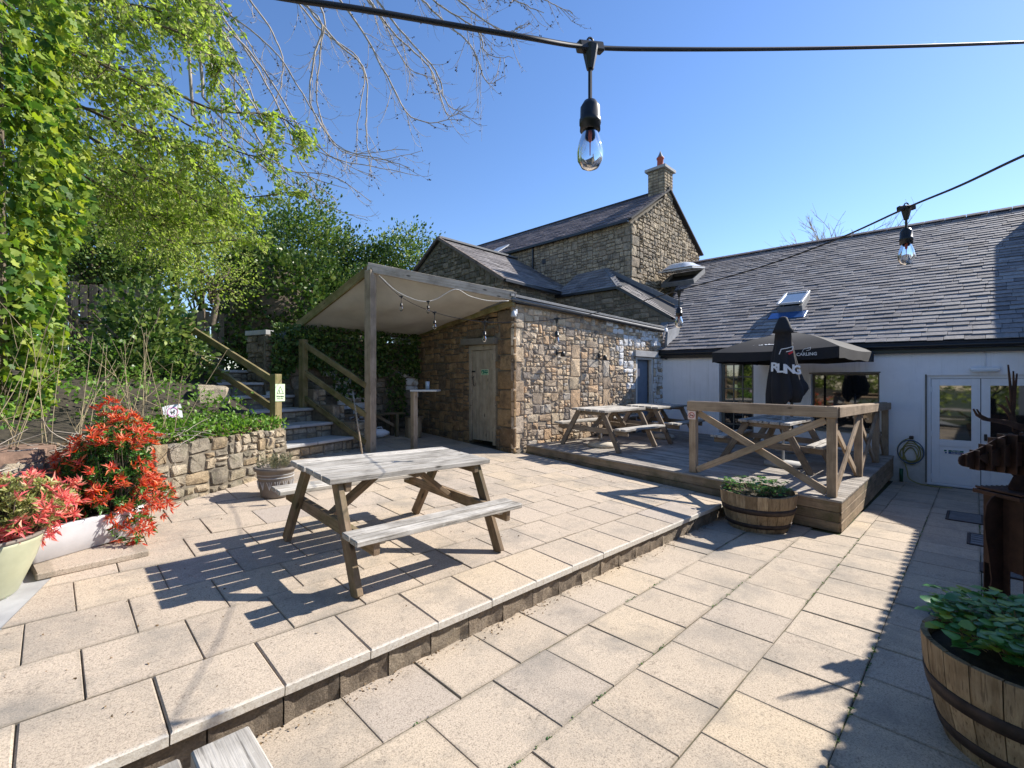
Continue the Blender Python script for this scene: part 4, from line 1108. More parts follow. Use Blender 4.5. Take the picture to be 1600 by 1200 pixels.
# handrails of the steps
def railing(name, label, P0, P1, zt0, zt1, zb0, zb1, rails, posts):
    t = thing(name, (*P0[:2], zb0), label, 'handrail')
    for p, zb, zt in posts: beam('post', (p.x, p.y, zb), (p.x, p.y, zt), .12, .12, M_green, t, up=tu, bev=.006); mb_ = MB()
    for (dz) in rails:
        a = Vector((P0.x, P0.y, zt0 + dz)); b = Vector((P1.x, P1.y, zt1 + dz)); beam('rail', a, b, .05, .10, M_green, t)
    return t
L0 = SP + tv * .0 + Vector((0, 0, 0)); L1 = SP + tv * 2.2
hl = railing('step_handrail', 'mossy timber handrail on the left of the steps carrying a warning sign', L0 + tv * .05, L1 - tv * .05, 1.70, 2.62, .3, 1.2, [0, -.42], [(L0, .3, 1.80), (L1, 1.0, 2.78)])
L2 = L1 + tv * 1.3 - tu * .1
beam('rail', L1 + Vector((0, 0, 2.66)), L2 + Vector((0, 0, 3.3)), .05, .10, M_green, hl); beam('rail', L1 + Vector((0, 0, 2.24)), L2 + Vector((0, 0, 2.88)), .05, .10, M_green, hl)
Rp = atD(474, 600, 8.85); Rp.z = 0; Cp = Vector((4.03, 7.72, 0))
hr = railing('step_handrail', 'mossy three-rail timber handrail between the steps and the canopy post', Cp, Rp, 1.62, 2.42, .4, 1.2, [0, -.53, -1.02], [(Rp, .5, 2.50)])
# warning sign
ws = thing('warning_sign', (L0.x, L0.y, 1.5), 'pale green warning sign with a black triangle on the handrail post', 'sign')
fd = Vector((.35, -.94, 0)).normalized(); fs = Vector((.94, .35, 0))
sc = L0 + fd * .068 + fs * .02 + Vector((0, 0, 1.52)); Bm = basis(sc, fs, (0, 0, 1))
V, F = cbox(.165, .26, .004, .0005); mk('sign_plate', V, F, M_signp, ws, M=Bm)
def tri_ring(w, h, t):
    o = [(-w / 2, 0), (w / 2, 0), (0, h)]; c = (0, h / 3); i = [(c[0] + (p[0] - c[0]) * t, c[1] + (p[1] - c[1]) * t) for p in o]
    V = [(x_, y_, .003) for x_, y_ in o + i]; return V, [[0, 1, 4, 3], [1, 2, 5, 4], [2, 0, 3, 5]]
V, F = tri_ring(.125, .12, .8); mk('warning_triangle', [Bm @ Vector((v[0], v[1] - .02, v[2])) for v in V], F, M_black, ws)
mk('figure', [Bm @ Vector(p) for p in ((-.022, -.002, .003), (-.004, -.002, .003), (-.01, .02, .003), (-.008, .05, .003), (-.022, .03, .003))], [[0, 1, 2, 3, 4]], M_black, ws)
text('lettering', 'Warning', Bm @ Matrix.Translation((0, -.058, .003)), .038, M_black, ws, .0003, .0012)
text('lettering', 'Steep steps', Bm @ Matrix.Translation((0, -.09, .003)), .022, M_black, ws, .0003, .0005)

# ================================================================== bank, garden ground
V = []; F = []; nu, nv = 40, 36
for i in range(nu + 1):
    for j in range(nv + 1):
        a = i / nu; b = j / nv
        f0 = (r0 - ru * 3 - rn * .35).lerp(r1 - rn * .2 + ru * .0, a); f1 = Vector((-9, 16, 0)).lerp(Vector((1.3, 12.2, 0)), a)
        p = f0.lerp(f1, b); z = .96 + 1.05 * min(1, b * 2.1) + .06 * noise.noise(p * 2.3) + .03 * noise.noise(p * 9)
        if j == 0: z = .90
        V.append((p.x, p.y, z))
for i in range(nu):
    for j in range(nv): k = i * (nv + 1) + j; F.append([k, k + nv + 1, k + nv + 2, k + 1])
tag(mk('planted_bank', V, F, M_soil, smooth=True), kind='structure')
tag(mk('garden_ground', [(-60, 11.5, 1.93), (1.6, 11.0, 1.93), (2.5, 10.6, 1.93), (3.1, 9.9, 1.95), (10, 9.9, 1.95), (14, 14, 1.95), (30, 60, 2.2), (-60, 80, 2.2)], [list(range(8))], M_grass), kind='structure')

# ================================================================== fences
def fence(name, P0, P1, z0, z1, label, gapf=.01):
    d = (P1 - P0); L = d.length; u = d.normalized(); t = thing(name, (P0.x, P0.y, z0), label, 'fence', 'timber garden fences')
    x = 0
    while x < L - .05:
        w = .15 * rnd.uniform(.9, 1.1); dz = rnd.uniform(-.03, .03)
        a = P0 + u * (x + w / 2)
        beam('fence_board', (a.x, a.y, z0), (a.x, a.y, z1 + dz), w - .012 - (gapf if rnd.random() < .4 else 0), .022, M_fence, t, up=u.cross(Vector((0, 0, 1)))); x += w
    for q in (.25, .75): beam('fence_rail', (P0.x, P0.y, z0 + (z1 - z0) * q) , (P1.x, P1.y, z0 + (z1 - z0) * q), .05, .08, M_fence, t) if False else None
    n = u.cross(Vector((0, 0, 1)))
    for q in (.2, .8):
        a = P0 - n * .045; b = P1 - n * .045
        beam('fence_rail', (a.x, a.y, z0 + (z1 - z0) * q), (b.x, b.y, z0 + (z1 - z0) * q), .05, .08, M_fence, t)
    return t
a = atD(45, 600, 9.2); b = atD(200, 600, 9.9); a.z = b.z = 0
fence('garden_fence', a, b, 1.95, 3.72, 'weathered board fence behind the shrubs at the left', .03)
a = atD(225, 600, 10.9); b = atD(352, 600, 11.6); a.z = b.z = 0
ft = fence('garden_fence', a, b, 1.9, 3.42, 'dark board fence at the head of the steps', .03)
fs_ = thing('green_gate_sign', atD(280, 492, 11.1), 'small green sign on the fence at the head of the steps', 'sign')
c = atD(279, 493, 11.05); fu = (b - a).normalized(); Bm = basis(c, fu, (0, 0, 1))
V, F = cbox(.42, .17, .006, 0); mk('sign_plate', V, F, plain('teal_edge', (.2, .6, .45), .5, bmp=0), fs_, M=Bm)
V, F = cbox(.39, .14, .004, 0); mk('sign_face', V, F, M_signg, fs_, M=Bm @ Matrix.Translation((0, 0, .004)))
text('lettering', 'EXIT', Bm @ Matrix.Translation((.02, 0, .007)), .11, M_print, fs_, .0004, .001)
# dog sign
ds = thing('dog_sign', atD(268, 665, 5.9), 'small white dog sign on a stake above the retaining wall', 'sign')
c = atD(270, 645, 5.9); Bm = basis(c, Vector((1, .12, 0)), Vector((0, 0, 1))) @ Matrix.Rotation(R_(8), 4, 'Z')
V, F = cbox(.20, .20, .004, 0); mk('sign_plate', V, F, M_wpaint, ds, M=Bm)
V, F = cbox(.045, .26, .006, .001); mk('stake', V, F, M_wpaint, ds, M=Bm @ Matrix.Translation((.01, -.2, -.004)))
V, F = ring_geo((0, .012, .003), (1, 0, 0), (0, 1, 0), .052, .060); mk('printed_ring', [Bm @ Vector(v) for v in V], F, M_pink, ds)
mb = MB()
for (x0, y0, x1, y1) in ((-.018, .002, .018, .016), (-.018, -.018, -.010, .004), (.010, -.018, .018, .004), (.012, .012, .024, .034), (-.026, .008, -.016, .022)): mb.add([Bm @ Vector(p) for p in ((x0, y0, .004), (x1, y0, .004), (x1, y1, .004), (x0, y1, .004))], [[0, 1, 2, 3]])
mb.build('dog_print', M_black, ds)

# ================================================================== houses behind
def gable_house(name, label, wall_polys, roofs, extra=None): pass
mh = thing('tall_stone_house', (17, 14, 2), 'tall stone house with a chimney behind the slate roof', 'house')
HX0, HX1, HY0, HY1, HXr = 14.5, 20.2, 8.6, 22.0, 17.3
eZ, rZ = 7.42, 9.25
O = Vector((HX0, HY0, 0))
V = [(HX0, HY0, 0), (HX1, HY0, 0), (HX1, HY0, eZ - .2), (HXr, HY0, rZ - .1), (HX0, HY0, eZ - .05)]; V += [(x_, HY1, z_) for x_, _, z_ in V]
mk('wall', V, [[0, 1, 2, 3, 4], [9, 8, 7, 6, 5], [0, 4, 9, 5], [1, 6, 7, 2], [3, 2, 7, 8], [4, 3, 8, 9]], M_mortar_d, mh); mwall = kids[mh.name][-1]
tp = lambda u: min(eZ - .1 + (rZ - eZ) / (HXr - HX0) * u, rZ - .15 - (rZ - eZ) / (HX1 - HXr) * (u - (HXr - HX0)))
qh = []; v = 3.9; k = 0
while v < 7.2: w = .55 if k % 2 else .35; qh.append((0, v, w, v + .38, 1)); v += .38; k += 1
masonry(mwall, cut(split_rects(0, 3.9, HX1 - HX0, 9.1, .03, .11, 1.6), [q[:4] for q in qh]) + qh, (HX0, HY0, 0), (1, 0, 0), (0, 0, 1), M_stone_h, joined=True, top=tp, bulge=.05)
masonry(mwall, split_rects(0, 4.6, 9.5, 7.4, .04, .12, 2.0), (HX0, HY0 + 9.5, 0), (0, -1, 0), (0, 0, 1), M_stone_h, joined=True, bulge=.03)
s_ = Vector((HXr - HX0 + .15, 0, rZ - eZ + .1)); n_ = Vector((-s_.z, 0, s_.x)).normalized()
slates(mh, (HX0 - .15, HY0 - .08, eZ - .03), (0, 1, .012), s_, n_, s_.length, lambda t: (0, 13.0), .26, .42, M_slate2)
mk('far_roof', [(HXr, HY0 - .08, rZ + .07), (HXr, HY1, rZ + .22), (HX1 + .2, HY1, eZ), (HX1 + .2, HY0 - .08, eZ - .1)], [[0, 1, 2, 3][::-1]], M_slate2, mh)
mb = MB(); mb.beam((HX0 - .15, HY0 - .06, eZ - .0), (HXr, HY0 - .06, rZ + .06), .14, .06); mb.beam((HXr, HY0 - .06, rZ + .06), (HX1 + .2, HY0 - .06, eZ - .1), .14, .06); mb.build('verge_coping', M_under, mh)
mb = MB(); mb.beam((HXr, HY0 - .1, rZ + .09), (HXr, HY1, rZ + .24), .2, .08); mb.build('ridge_tiles', M_under, mh)
mb = MB(); mb.beam((HX0 - .17, HY0, eZ - .05), (HX0 - .17, HY1, eZ + .08), .1, .1); mb.tube([(HX0 - .06, 13.2, eZ - .05), (HX0 - .06, 13.2, 4)], .05); mb.build('gutter', M_gutter, mh)
for (yy, zz) in ((12.6, 6.7), (13.9, 6.7), (12.6, 5.9), (15.2, 6.9)): box('wall_tie_plate', (HX0 - .05, yy - .1, zz - .1), (HX0 - .0, yy + .1, zz + .1), M_gutter, mh, .03)
# rooflight of the tall house
c = Vector((HX0 - .15, 16.0, eZ)) + s_.normalized() * .9 + n_ * .08
Bq = basis(c, (0, 1, 0), s_); V, F = cbox(.8, .9, .08, .01); mk('rooflight', V, F, M_alu, mh, M=Bq)
# chimney
cx0, cx1, cy0, cy1 = HXr - .36, HXr + .36, HY0 - .02, HY0 + .66
rd_ = MB(); ch = box('chimney', (cx0, cy0, rZ - .6), (cx1, cy1, rZ + .82), M_mortar_d, mh)
masonry(ch, [(a_ * .24, r_i * .12, (a_ + 1) * .24, (r_i + 1) * .12) for r_i in range(10) for a_ in range(3)], (cx0, cy0 - .002, rZ - .4), (1, 0, 0), (0, 0, 1), M_stone_h, joined=True, bulge=.02, jit=.004)
masonry(ch, [(a_ * .225, r_i * .12, (a_ + 1) * .225, (r_i + 1) * .12) for r_i in range(10) for a_ in range(3)], (cx0 - .002, cy1, rZ - .4), (0, -1, 0), (0, 0, 1), M_stone_h, joined=True, bulge=.02, jit=.004)
box('chimney_cap', (cx0 - .1, cy0 - .1, rZ + .82), (cx1 + .1, cy1 + .1, rZ + .93), M_conc, ch)
lathe('chimney_pot', [(.15, 0), (.17, .05), (.13, .1), (.12, .42), (.15, .45), (.15, .5), (.1, .5)], ((cx0 + cx1) / 2, (cy0 + cy1) / 2, rZ + .93), M_terra, ch, 14)
lathe('cowl', [(.13, 0), (.05, .16), (0, .3)], ((cx0 + cx1) / 2, (cy0 + cy1) / 2, rZ + 1.43), M_lead, ch, 10)

ch2 = thing('gabled_stone_wing', (10.4, 14, 2), 'smaller gabled stone wing between the canopy and the tall house', 'house')
GX = 10.4; ga = Vector((GX, 14.2, 7.05)); gr = Vector((GX, 10.85, 5.08)); gl = Vector((GX, 17.55, 5.1))
V = [(GX, 10.85, 0), (GX, 17.55, 0), tuple(gl), tuple(ga), tuple(gr), (14.5, 10.85, 0), (14.5, 10.85, 5.08)]
mk('wall', V, [[0, 4, 3, 2, 1], [0, 5, 6, 4]], M_mortar_d, ch2)
wl = kids[ch2.name][-1]
masonry(wl, split_rects(0, 3.4, 6.7, 7.0, .04, .13, 1.7), (GX, 17.55, 0), (0, -1, 0), (0, 0, 1), M_stone_b, joined=True, bulge=.04, top=lambda u: 5.05 + (2.0 / 3.35) * (u if u < 3.35 else 6.7 - u) - .05)
masonry(wl, split_rects(0, 3.4, 4.1, 5.0, .05, .14, 2), (GX, 10.85, 0), (1, 0, 0), (0, 0, 1), M_stone_b, joined=True, bulge=.03)
s_ = ga - gr; s_.x = 0; n_ = Vector((0, -s_.z, s_.y)).normalized()
slates(ch2, Vector((GX - .12, 10.70, 5.0)) , (1, 0, 0), s_, n_, s_.length + .15, lambda t: (0, 4.3), .24, .36, M_slate)
mk('roof_underlay', [(GX - .1, 10.7, 4.98), (14.6, 10.7, 4.98), (14.6, 14.2, 7.03), (GX - .1, 14.2, 7.03), (14.6, 17.7, 4.98), (GX - .1, 17.7, 4.98)], [[0, 1, 2, 3], [3, 2, 4, 5]], M_under, ch2)
mb = MB(); mb.beam((GX - .1, 10.65, 4.99), (GX - .1, 14.2, 7.10), .10, .10); mb.beam((GX - .1, 14.2, 7.10), (GX - .1, 17.7, 5.0), .10, .10); mb.build('verge_boards', M_fence, ch2)
mb = MB(); mb.beam((GX - .1, 14.2, 7.14), (14.6, 14.2, 7.14), .2, .07); mb.build('ridge_tiles', M_lead, ch2)
mb = MB(); mb.beam((GX - .1, 10.62, 4.97), (13.1, 10.62, 4.90), .1, .09); mb.build('gutter', M_gutter, ch2)

lo = thing('hipped_stone_extension', (13.2, 9, 2), 'low hipped stone extension between the shed and the tall house', 'house')
Bp = Vector((13.16, 10.85, 4.82)); Ap = Vector((13.16, 8.23, 4.78)); Dp = Vector((13.3, 6.45, 3.62)); Cp_ = Vector((14.5, 9.59, 5.8)); Ep = Vector((14.5, 6.9, 4.2)); Gp = Vector((14.5, 10.85, 5.8))
mk('wall', [(13.16, 10.85, 0), (13.16, 6.0, 0), (13.16, 6.3, 3.5), tuple(Ap - Vector((0, 0, .05))), tuple(Bp - Vector((0, 0, .05)))], [[0, 1, 2, 3, 4][::-1]], M_mortar_d, lo)
masonry(kids[lo.name][-1], split_rects(0, 2.8, 4.5, 4.72, .04, .13, 1.9), (13.16, 10.85, 0), (0, -1, 0), (0, 0, 1), M_stone_b, joined=True, bulge=.03, top=lambda u: 4.72 if u < 2.62 else 4.72 - (u - 2.62) * .65)
mk('roof_underlay', [Bp, Ap, Cp_, Gp, Dp, Ep], [[0, 1, 2, 3][::-1], [1, 4, 5, 2][::-1]], M_under, lo)
s_ = Vector((1.34, 0, 1.0)); slates(lo, Ap + Vector((-.1, 0, 0)), (0, 1, .01), s_, (-.6, 0, .8), s_.length, lambda t: (0 + 1.36 * t / s_.length, 2.7), .22, .34, M_slate)
u2 = (Dp - Ap); w2 = (Cp_ - Ap); n2 = u2.cross(w2).normalized(); s2 = n2.cross(u2.normalized()); 
slates(lo, Ap + n2 * .0, u2, s2, n2, 1.6, lambda t: (0 - .35 * t, u2.length + .1), .2, .34, M_slate)
mb = MB(); mb.beam(Ap + Vector((-.08, 0, .0)), Dp + Vector((-.08, 0, 0)), .12, .09); mb.beam(Bp + Vector((-.08, 0, 0)), Ap + Vector((-.08, 0, 0)), .12, .09); mb.build('gutter', M_gutter, lo)
mb = MB(); mb.beam(Ap + Vector((0, 0, .06)), Cp_ + Vector((0, 0, .06)), .2, .05); mb.build('hip_tiles', M_lead, lo)
mb = MB(); mb.beam(Cp_ + Vector((-.03, 0, .03)), Gp + Vector((-.03, 0, .0)), .03, .16); mb.beam(Cp_ + Vector((-.03, 0, .03)), Ep + Vector((-.03, -.2, .0)), .03, .16); mb.build('flashing', M_lead, lo)

# neighbour's roof far left
nb_ = thing('neighbour_house', atD(240, 600, 26), 'slate roof of a far house glimpsed through the trees at left', 'house')
c = atD(245, 420, 26); rx = Vector((.707, -.707, 0))
for (w, h, o_) in ((4, 1.4, 0),):
    a = c - rx * 2.6; b = c + rx * 1.6
    fwd = Vector((.707, .707, 0)); mk('roof', [a - fwd * 2 + Vector((0, 0, -.9)), b - fwd * 2 + Vector((0, 0, -.9)), b + Vector((-.2, -.2, .6)), a + Vector((.3, -.3, .6))], [[0, 1, 2, 3]], M_slate, nb_)
    mk('wall', [(*(a - fwd * 1.8).xy, 0), (*(b - fwd * 1.8).xy, 0), (*(b - fwd * 1.8).xy, c.z - .9), (*(a - fwd * 1.8).xy, c.z - .9)], [[0, 1, 2, 3]], M_stone_h, nb_)
    q = c + rx * .8 - fwd * 1.0 + Vector((0, 0, -.12)); Bq = basis(q, rx, fwd * 2 + Vector((0, 0, 1.5))); V, F = cbox(.6, .8, .08, .01); mk('rooflight', V, F, M_alu, nb_, M=Bq)
    V, F = cbox(.5, .5, 1.1, .02); mk('chimney', V, F, M_stone_h, nb_, M=Matrix.Translation(a + Vector((.6, -.6, .8)) ))

# ================================================================== picnic tables
def picnic(mtop, mleg, L=1.56, bl=0):
    t = thing('picnic_table', (0, 0, 0), 'x', 'picnic table', 'timber picnic tables in the yard')
    H = .755
    k = 5; W = .78; pw = W / k
    for i in range(k):
        y = -W / 2 + pw * (i + .5); e = rnd.uniform(-.006, .006)
        beam('top_plank', (-L / 2 + e, y, H - .018), (L / 2 + e, y, H - .018 + rnd.uniform(-.002, .002)), pw - .024, .042, mtop, t)
    for s in (-1, 1):
        for (a, b) in ((.60, .700), (.720, .822)):
            e = rnd.uniform(-.006, .006); beam('bench_plank', (-L / 2 + e, s * (a + b) / 2, .43), (L / 2 + e - bl, s * (a + b) / 2, .43), b - a, .038, mtop, t)
    for sx_ in (-1, 1):
        X = sx_ * .66
        for s in (-1, 1): beam('leg', (X, s * .665, .0), (X, s * .27, .715), .048, .095, mleg, t, up=(0, s, .4))
        beam('bench_bearer', (X + sx_ * -.05, -.80, .365), (X + sx_ * -.05, .80, .365), .048, .095, mleg, t)
        beam('top_bearer', (X + sx_ * -.05, -.36, .69), (X + sx_ * -.05, .36, .69), .048, .09, mleg, t)
        beam('brace', (X - sx_ * .07, 0, .36), (sx_ * .13, 0, .70), .09, .045, mleg, t, up=(sx_, 0, 1))
        for y in (-.72, .72):
            V, F = cbox(.045, .1, .04, .004); mk('end_cleat', V, F, mtop, t, M=Matrix.Translation((X - sx_ * .11, y, .395)))
    beam('centre_batten', (0, -.34, H - .06), (0, .34, H - .06), .07, .04, mleg, t)
    for i, y in enumerate((-.72, -.655, .655, .72)):
        pass
    return t
def pose(x, y, z, sx_, sy_, rz_=0): 
    u = Vector((math.cos(rz_), math.sin(rz_), 0)); v = Vector((-math.sin(rz_), math.cos(rz_), 0))
    u.z = sx_ * u.x + sy_ * u.y; v.z = sx_ * v.x + sy_ * v.y
    return basis((x, y, z), u, v)
t1 = picnic(M_table, M_leg, 1.52); 
Mt = pose(2.14, 3.62, zup(2.14, 3.62) + .003, SX, .06, 0)
t1['label'] = 'large weathered grey picnic table in the foreground on the paved terrace'
t1.matrix_basis = Mt
t2 = picnic(M_table, M_leg2, 1.5); t2['label'] = 'picnic table on the deck closest to the sunny stone wall corner'
t2.matrix_basis = pose(7.98, 5.23, zdk(0, 5.23) + .003, 0, .04)
dup(t2, pose(9.88, 5.2, zdk(0, 5.2) + .003, 0, .04, .03), 'picnic table on the deck in front of the blue-grey door')
dup(t2, pose(8.78, 2.42, zdk(0, 2.42) + .003, 0, .04, .0), 'picnic table behind the deck railing with the closed parasol through it')
t5 = picnic(M_table, M_leg, 1.52, .13); t5['label'] = 'picnic table of which only two grey plank ends show at the bottom edge'; t5.matrix_basis = pose(-.01, .625, zlow(0, 0) - .02, SX, 0, R_(90))

# parasol bases under the deck tables
for (x, y, lab) in ((7.75, 5.25, 'round concrete parasol base under the table by the stone wall'), (10.0, 5.1, 'round parasol base under the table by the blue-grey door')):
    b = thing('parasol_base', (x, y, zdk(0, y)), lab, 'parasol base', 'parasol bases on the deck')
    lathe('base_disc', [(0, 0), (.27, 0), (.275, .04), (.24, .075), (.06, .10), (0, .10)], (x, y, zdk(0, y) + .002), plain('pale_concrete', (.48, .43, .35), .9, sc=6), b, 24)
    tube('tube', [(x, y, zdk(0, y) + .1), (x, y, zdk(0, y) + .36)], .024, M_steel, b, 12)

# ================================================================== parasols
def swoosh(B, s, root, mat=None):
    """open outline flag shape above the word"""
    mat = mat or M_print; p = [(-.5, 0), (-.35, .42), (.1, .5), (.5, .62), (.42, .3), (.0, .2)]
    mb = MB()
    pts = [B @ Vector((a * s, b * s, .002)) for a, b in p]
    zz = (B.to_3x3() @ Vector((0, 0, 1)))
    for i in range(len(pts) - 1): mb.beam(pts[i], pts[i + 1], .06 * s, .002, up=zz, bev=0)
    return mb.build('emblem_print', mat, root)
ou = thing('open_parasol', (10.4, 2.6, .3), 'open black parasol with white CARLING lettering beside the white wall', 'parasol')
oc = Vector((10.42, 2.58, 0)); hw = 1.08; rot = R_(-5); zb = 2.08; zh = .20; ztop = 2.68
cor = [oc + Matrix.Rotation(rot, 3, 'Z') @ Vector((a * hw, b * hw, 0)) for a, b in ((-1, -1), (1, -1), (1, 1), (-1, 1))]
V = []; F = []
apex = Vector((oc.x, oc.y, ztop)); inner = []
m = 8; Vc = []; Fc = []
for s_i in range(4):
    a = cor[s_i]; b = cor[(s_i + 1) % 4]; base0 = len(Vc)
    for r_ in range(m + 1):
        for c_ in range(m + 1):
            p = Vector((a.x, a.y, zb + zh)).lerp(Vector((b.x, b.y, zb + zh)), c_ / m).lerp(apex, r_ / m)
            p.z += -.035 * math.sin(math.pi * c_ / m) * (1 - r_ / m) + .05 * math.sin(math.pi * r_ / m); Vc.append(p)
    for r_ in range(m):
        for c_ in range(m): k = base0 + r_ * (m + 1) + c_; Fc.append([k, k + 1, k + m + 2, k + m + 1])
    # valance
    base0 = len(Vc)
    nrm = (b - a).cross(Vector((0, 0, 1))).normalized()
    for c_ in range(m + 1):
        p = a.lerp(b, c_ / m); q = -.035 * math.sin(math.pi * c_ / m); Vc.append(Vector((p.x, p.y, zb + zh + q))); p2 = p + nrm * (.012 * math.sin(c_ * 2.1)); Vc.append(Vector((p2.x, p2.y, zb + .012 * math.sin(c_ * 1.7))))
    for c_ in range(m): k = base0 + c_ * 2; Fc.append([k + 1, k + 3, k + 2, k])
cano = mk('canopy_cloth', Vc, Fc, M_blackfab, ou, True)
beam('vent_cap', apex - Vector((.12, 0, .03)), apex + Vector((.12, 0, -.03)), .24, .03, M_blackfab, ou)
mb = MB(); mb.tube([apex - Vector((0, 0, .02)), apex + Vector((0, 0, .06))], .03, 8); mb.build('finial', M_black, ou)
beam('pole', (oc.x, oc.y, zdk(0, 2.6)), (oc.x, oc.y, ztop - .05), .045, .045, M_black, ou, up=(1, 0, 0))
for c_ in cor: beam('rib', apex - Vector((0, 0, .10)), Vector((c_.x, c_.y, zb + zh - .03)), .02, .02, M_black, ou)
lathe('base', [(0, 0), (.3, 0), (.3, .06), (.05, .08), (0, .08)], (oc.x, oc.y, zdk(0, 2.6) + .002), M_conc, ou, 20)
# lettering: west slope faces the camera, west valance
a = cor[3]; b = cor[0]       # west edge: from +Y to -Y
w_ = (b - a).normalized(); nv = w_.cross(Vector((0, 0, 1)))
mid = (a + b) / 2
vp = a.lerp(b, .78) + nv * .016 + Vector((0, 0, zb + .085))
text('lettering', 'CARLING', basis(vp, w_, (0, 0, 1)), .075, M_print, ou, .001, .002, 1.0); swoosh(basis(vp + Vector((0, 0, .035)), w_, (0, 0, 1)), .13, ou)
sl = Vector((mid.x, mid.y, zb + zh)); up_ = (apex - sl); tc_ = sl + up_ * .30 + w_ * -.12; nl = w_.cross(up_).normalized()
text('lettering', 'CARLING', basis(tc_ + nl * -.0 + nl * .012 + Vector((0, 0, .0)), w_, up_), .20, M_print, ou, .002, .006, 1.0); swoosh(basis(tc_ + up_.normalized() * .10 + nl * .012, w_, up_), .30, ou)

cu = thing('closed_parasol', (8.6, 2.25, .3), 'closed black parasol standing through the railed picnic table', 'parasol')
cx_, cy_ = 8.62, 2.26
prof = [(2.765, .03), (2.75, .065), (2.67, .098), (2.57, .14), (2.50, .168), (2.49, .125), (2.3, .14), (2.07, .185), (1.9, .215), (1.72, .25), (1.56, .275), (1.42, .275), (1.33, .26), (1.32, .15)]
V = []; F = []; n = 64
for k_, (z, r) in enumerate(prof):
    r *= .92
    for k in range(n):
        t = 2 * math.pi * k / n; fold = 1 + (.26 if k_ > 5 else .06) * (abs(math.cos(4 * t + z * .7)) - .6) * min(1, (2.9 - z)) + .06 * math.sin(3 * t + z * 3) + .35 * max(0, math.cos(t + 1.15)) ** 6 * max(0, min(1, (1.95 - z) * 2)) * (1 if k_ < 12 else .6)
        zz = z + (.06 * math.sin(5 * t + 1) + .10 * math.cos(t + 1.15)) * (1 if k_ >= 11 else (.5 if k_ == 10 else 0))
        V.append((cx_ + r * fold * math.cos(t), cy_ + r * fold * math.sin(t), zz))
for i in range(len(prof) - 1):
    for k in range(n): k2 = (k + 1) % n; F.append([i * n + k, (i + 1) * n + k, (i + 1) * n + k2, i * n + k2])
F.append(list(range(n)))
mk('folded_cloth', V, F, M_blackfab, cu, True)
tube('pole', [(cx_, cy_, zdk(0, 2.3)), (cx_, cy_, 1.5)], .022, M_alu, cu, 12); lathe('base', [(0, 0), (.28, 0), (.28, .06), (.05, .09), (0, .09)], (cx_, cy_, zdk(0, 2.3) + .002), M_conc, cu, 20)
vd = Vector((-.9, -.43, 0)).normalized(); hd = Vector((.30, -.95, 0)).normalized()
for ch_, off, zz, rr, tl in (('R', -.15, 1.92, .215, .12), ('L', -.085, 1.90, .215, .12), ('I', -.03, 1.89, .22, .1), ('N', .04, 1.88, .22, .05), ('G', .14, 1.87, .215, 0)):
    s_dir = Vector((-vd.y, vd.x, 0))     # towards the right as seen from the yard
    c = Vector((cx_, cy_, zz)) + vd * math.sqrt(max(.008, rr ** 2 * 1.15 - off ** 2)) + s_dir * off
    nn_ = (vd * 1 + s_dir * off * 3).normalized(); sd = Vector((0, 0, 1)).cross(nn_) ; 
    text('lettering', ch_, basis(c + nn_ * .03, sd, (-nn_ * .12 + Vector((0, 0, 1)))), .20, M_print, cu, .004, .006)
swoosh(basis(Vector((cx_, cy_, 2.13)) + vd * .215, Vector((-vd.y, vd.x, 0)), (0, 0, 1)), .2, cu)
mb = MB(); q = Vector((cx_, cy_, 0)) + vd * .235 + s_dir * .03; mb.beam(q + Vector((0, 0, 2.13)), q + s_dir * .06 + Vector((0, 0, 2.17)), .03, .004, up=vd, bev=0); mb.build('red_print', M_redprint, cu)

# ================================================================== barrels
def barrel(c, r0, r1, H, label, nst=22):
    t = thing('barrel_planter', c, label, 'barrel planter', 'half barrel planters')
    c = Vector(c)
    for k in range(nst):
        a0 = 2 * math.pi * k / nst + .006; a1 = 2 * math.pi * (k + 1) / nst - .006; zt = H + rnd.uniform(-.008, .006); V = []; F = []
        for i in range(5):
            q = i / 4; r = r0 + (r1 - r0) * (1 - (1 - q) ** 1.7); z = zt * q; rr = r + rnd.uniform(-.001, .002)
            for (a, w) in ((a0, rr), ((a0 + a1) / 2, rr + .0), (a1, rr), (a1, rr - .026), (a0, rr - .026)): V.append(Vector((math.cos(a) * w, math.sin(a) * w, z)))
        for i in range(4):
            for j in range(5): F.append([i * 5 + j, i * 5 + (j + 1) % 5, (i + 1) * 5 + (j + 1) % 5, (i + 1) * 5 + j])
        F += [[4, 3, 2, 1, 0], [20, 21, 22, 23, 24]]
        am = (a0 + a1) / 2; B_ = Matrix.Translation(c) @ Matrix.Rotation(am, 4, 'Z') @ Matrix.Rotation(-math.pi / 2, 4, 'Y')
        Bi = Matrix.Translation(c).inverted(); rel = (Matrix.Rotation(am, 4, 'Z') @ Matrix.Rotation(-math.pi / 2, 4, 'Y')).inverted()
        mk('stave', [rel @ v for v in V], F, M_barrel, t, M=B_)
    for q0, q1 in ((.52, .66), (.16, .27)):
        f = lambda q: r0 + (r1 - r0) * (1 - (1 - q) ** 1.7) + .003
        lathe('hoop', [(f(q0) - .004, H * q0), (f(q0) + .003, H * q0), (f(q1) + .003, H * q1), (f(q1) - .004, H * q1)], c, M_hoop, t, 48)
    lathe('soil', [(r1 - .03, H - .06), (r1 * .5, H - .03), (0, H - .02)], c, M_soil, t, 24)
    return t
barrel((3.2, -.19, zlow(3.2, 0) - .02), .30, .395, .49, 'large oak half barrel full of strawberry leaves at the lower right')
barrel((6.27, 1.93, zlow(6.2, 0) - .015), .32, .43, .47, 'oak half barrel standing against the deck front below the railing')
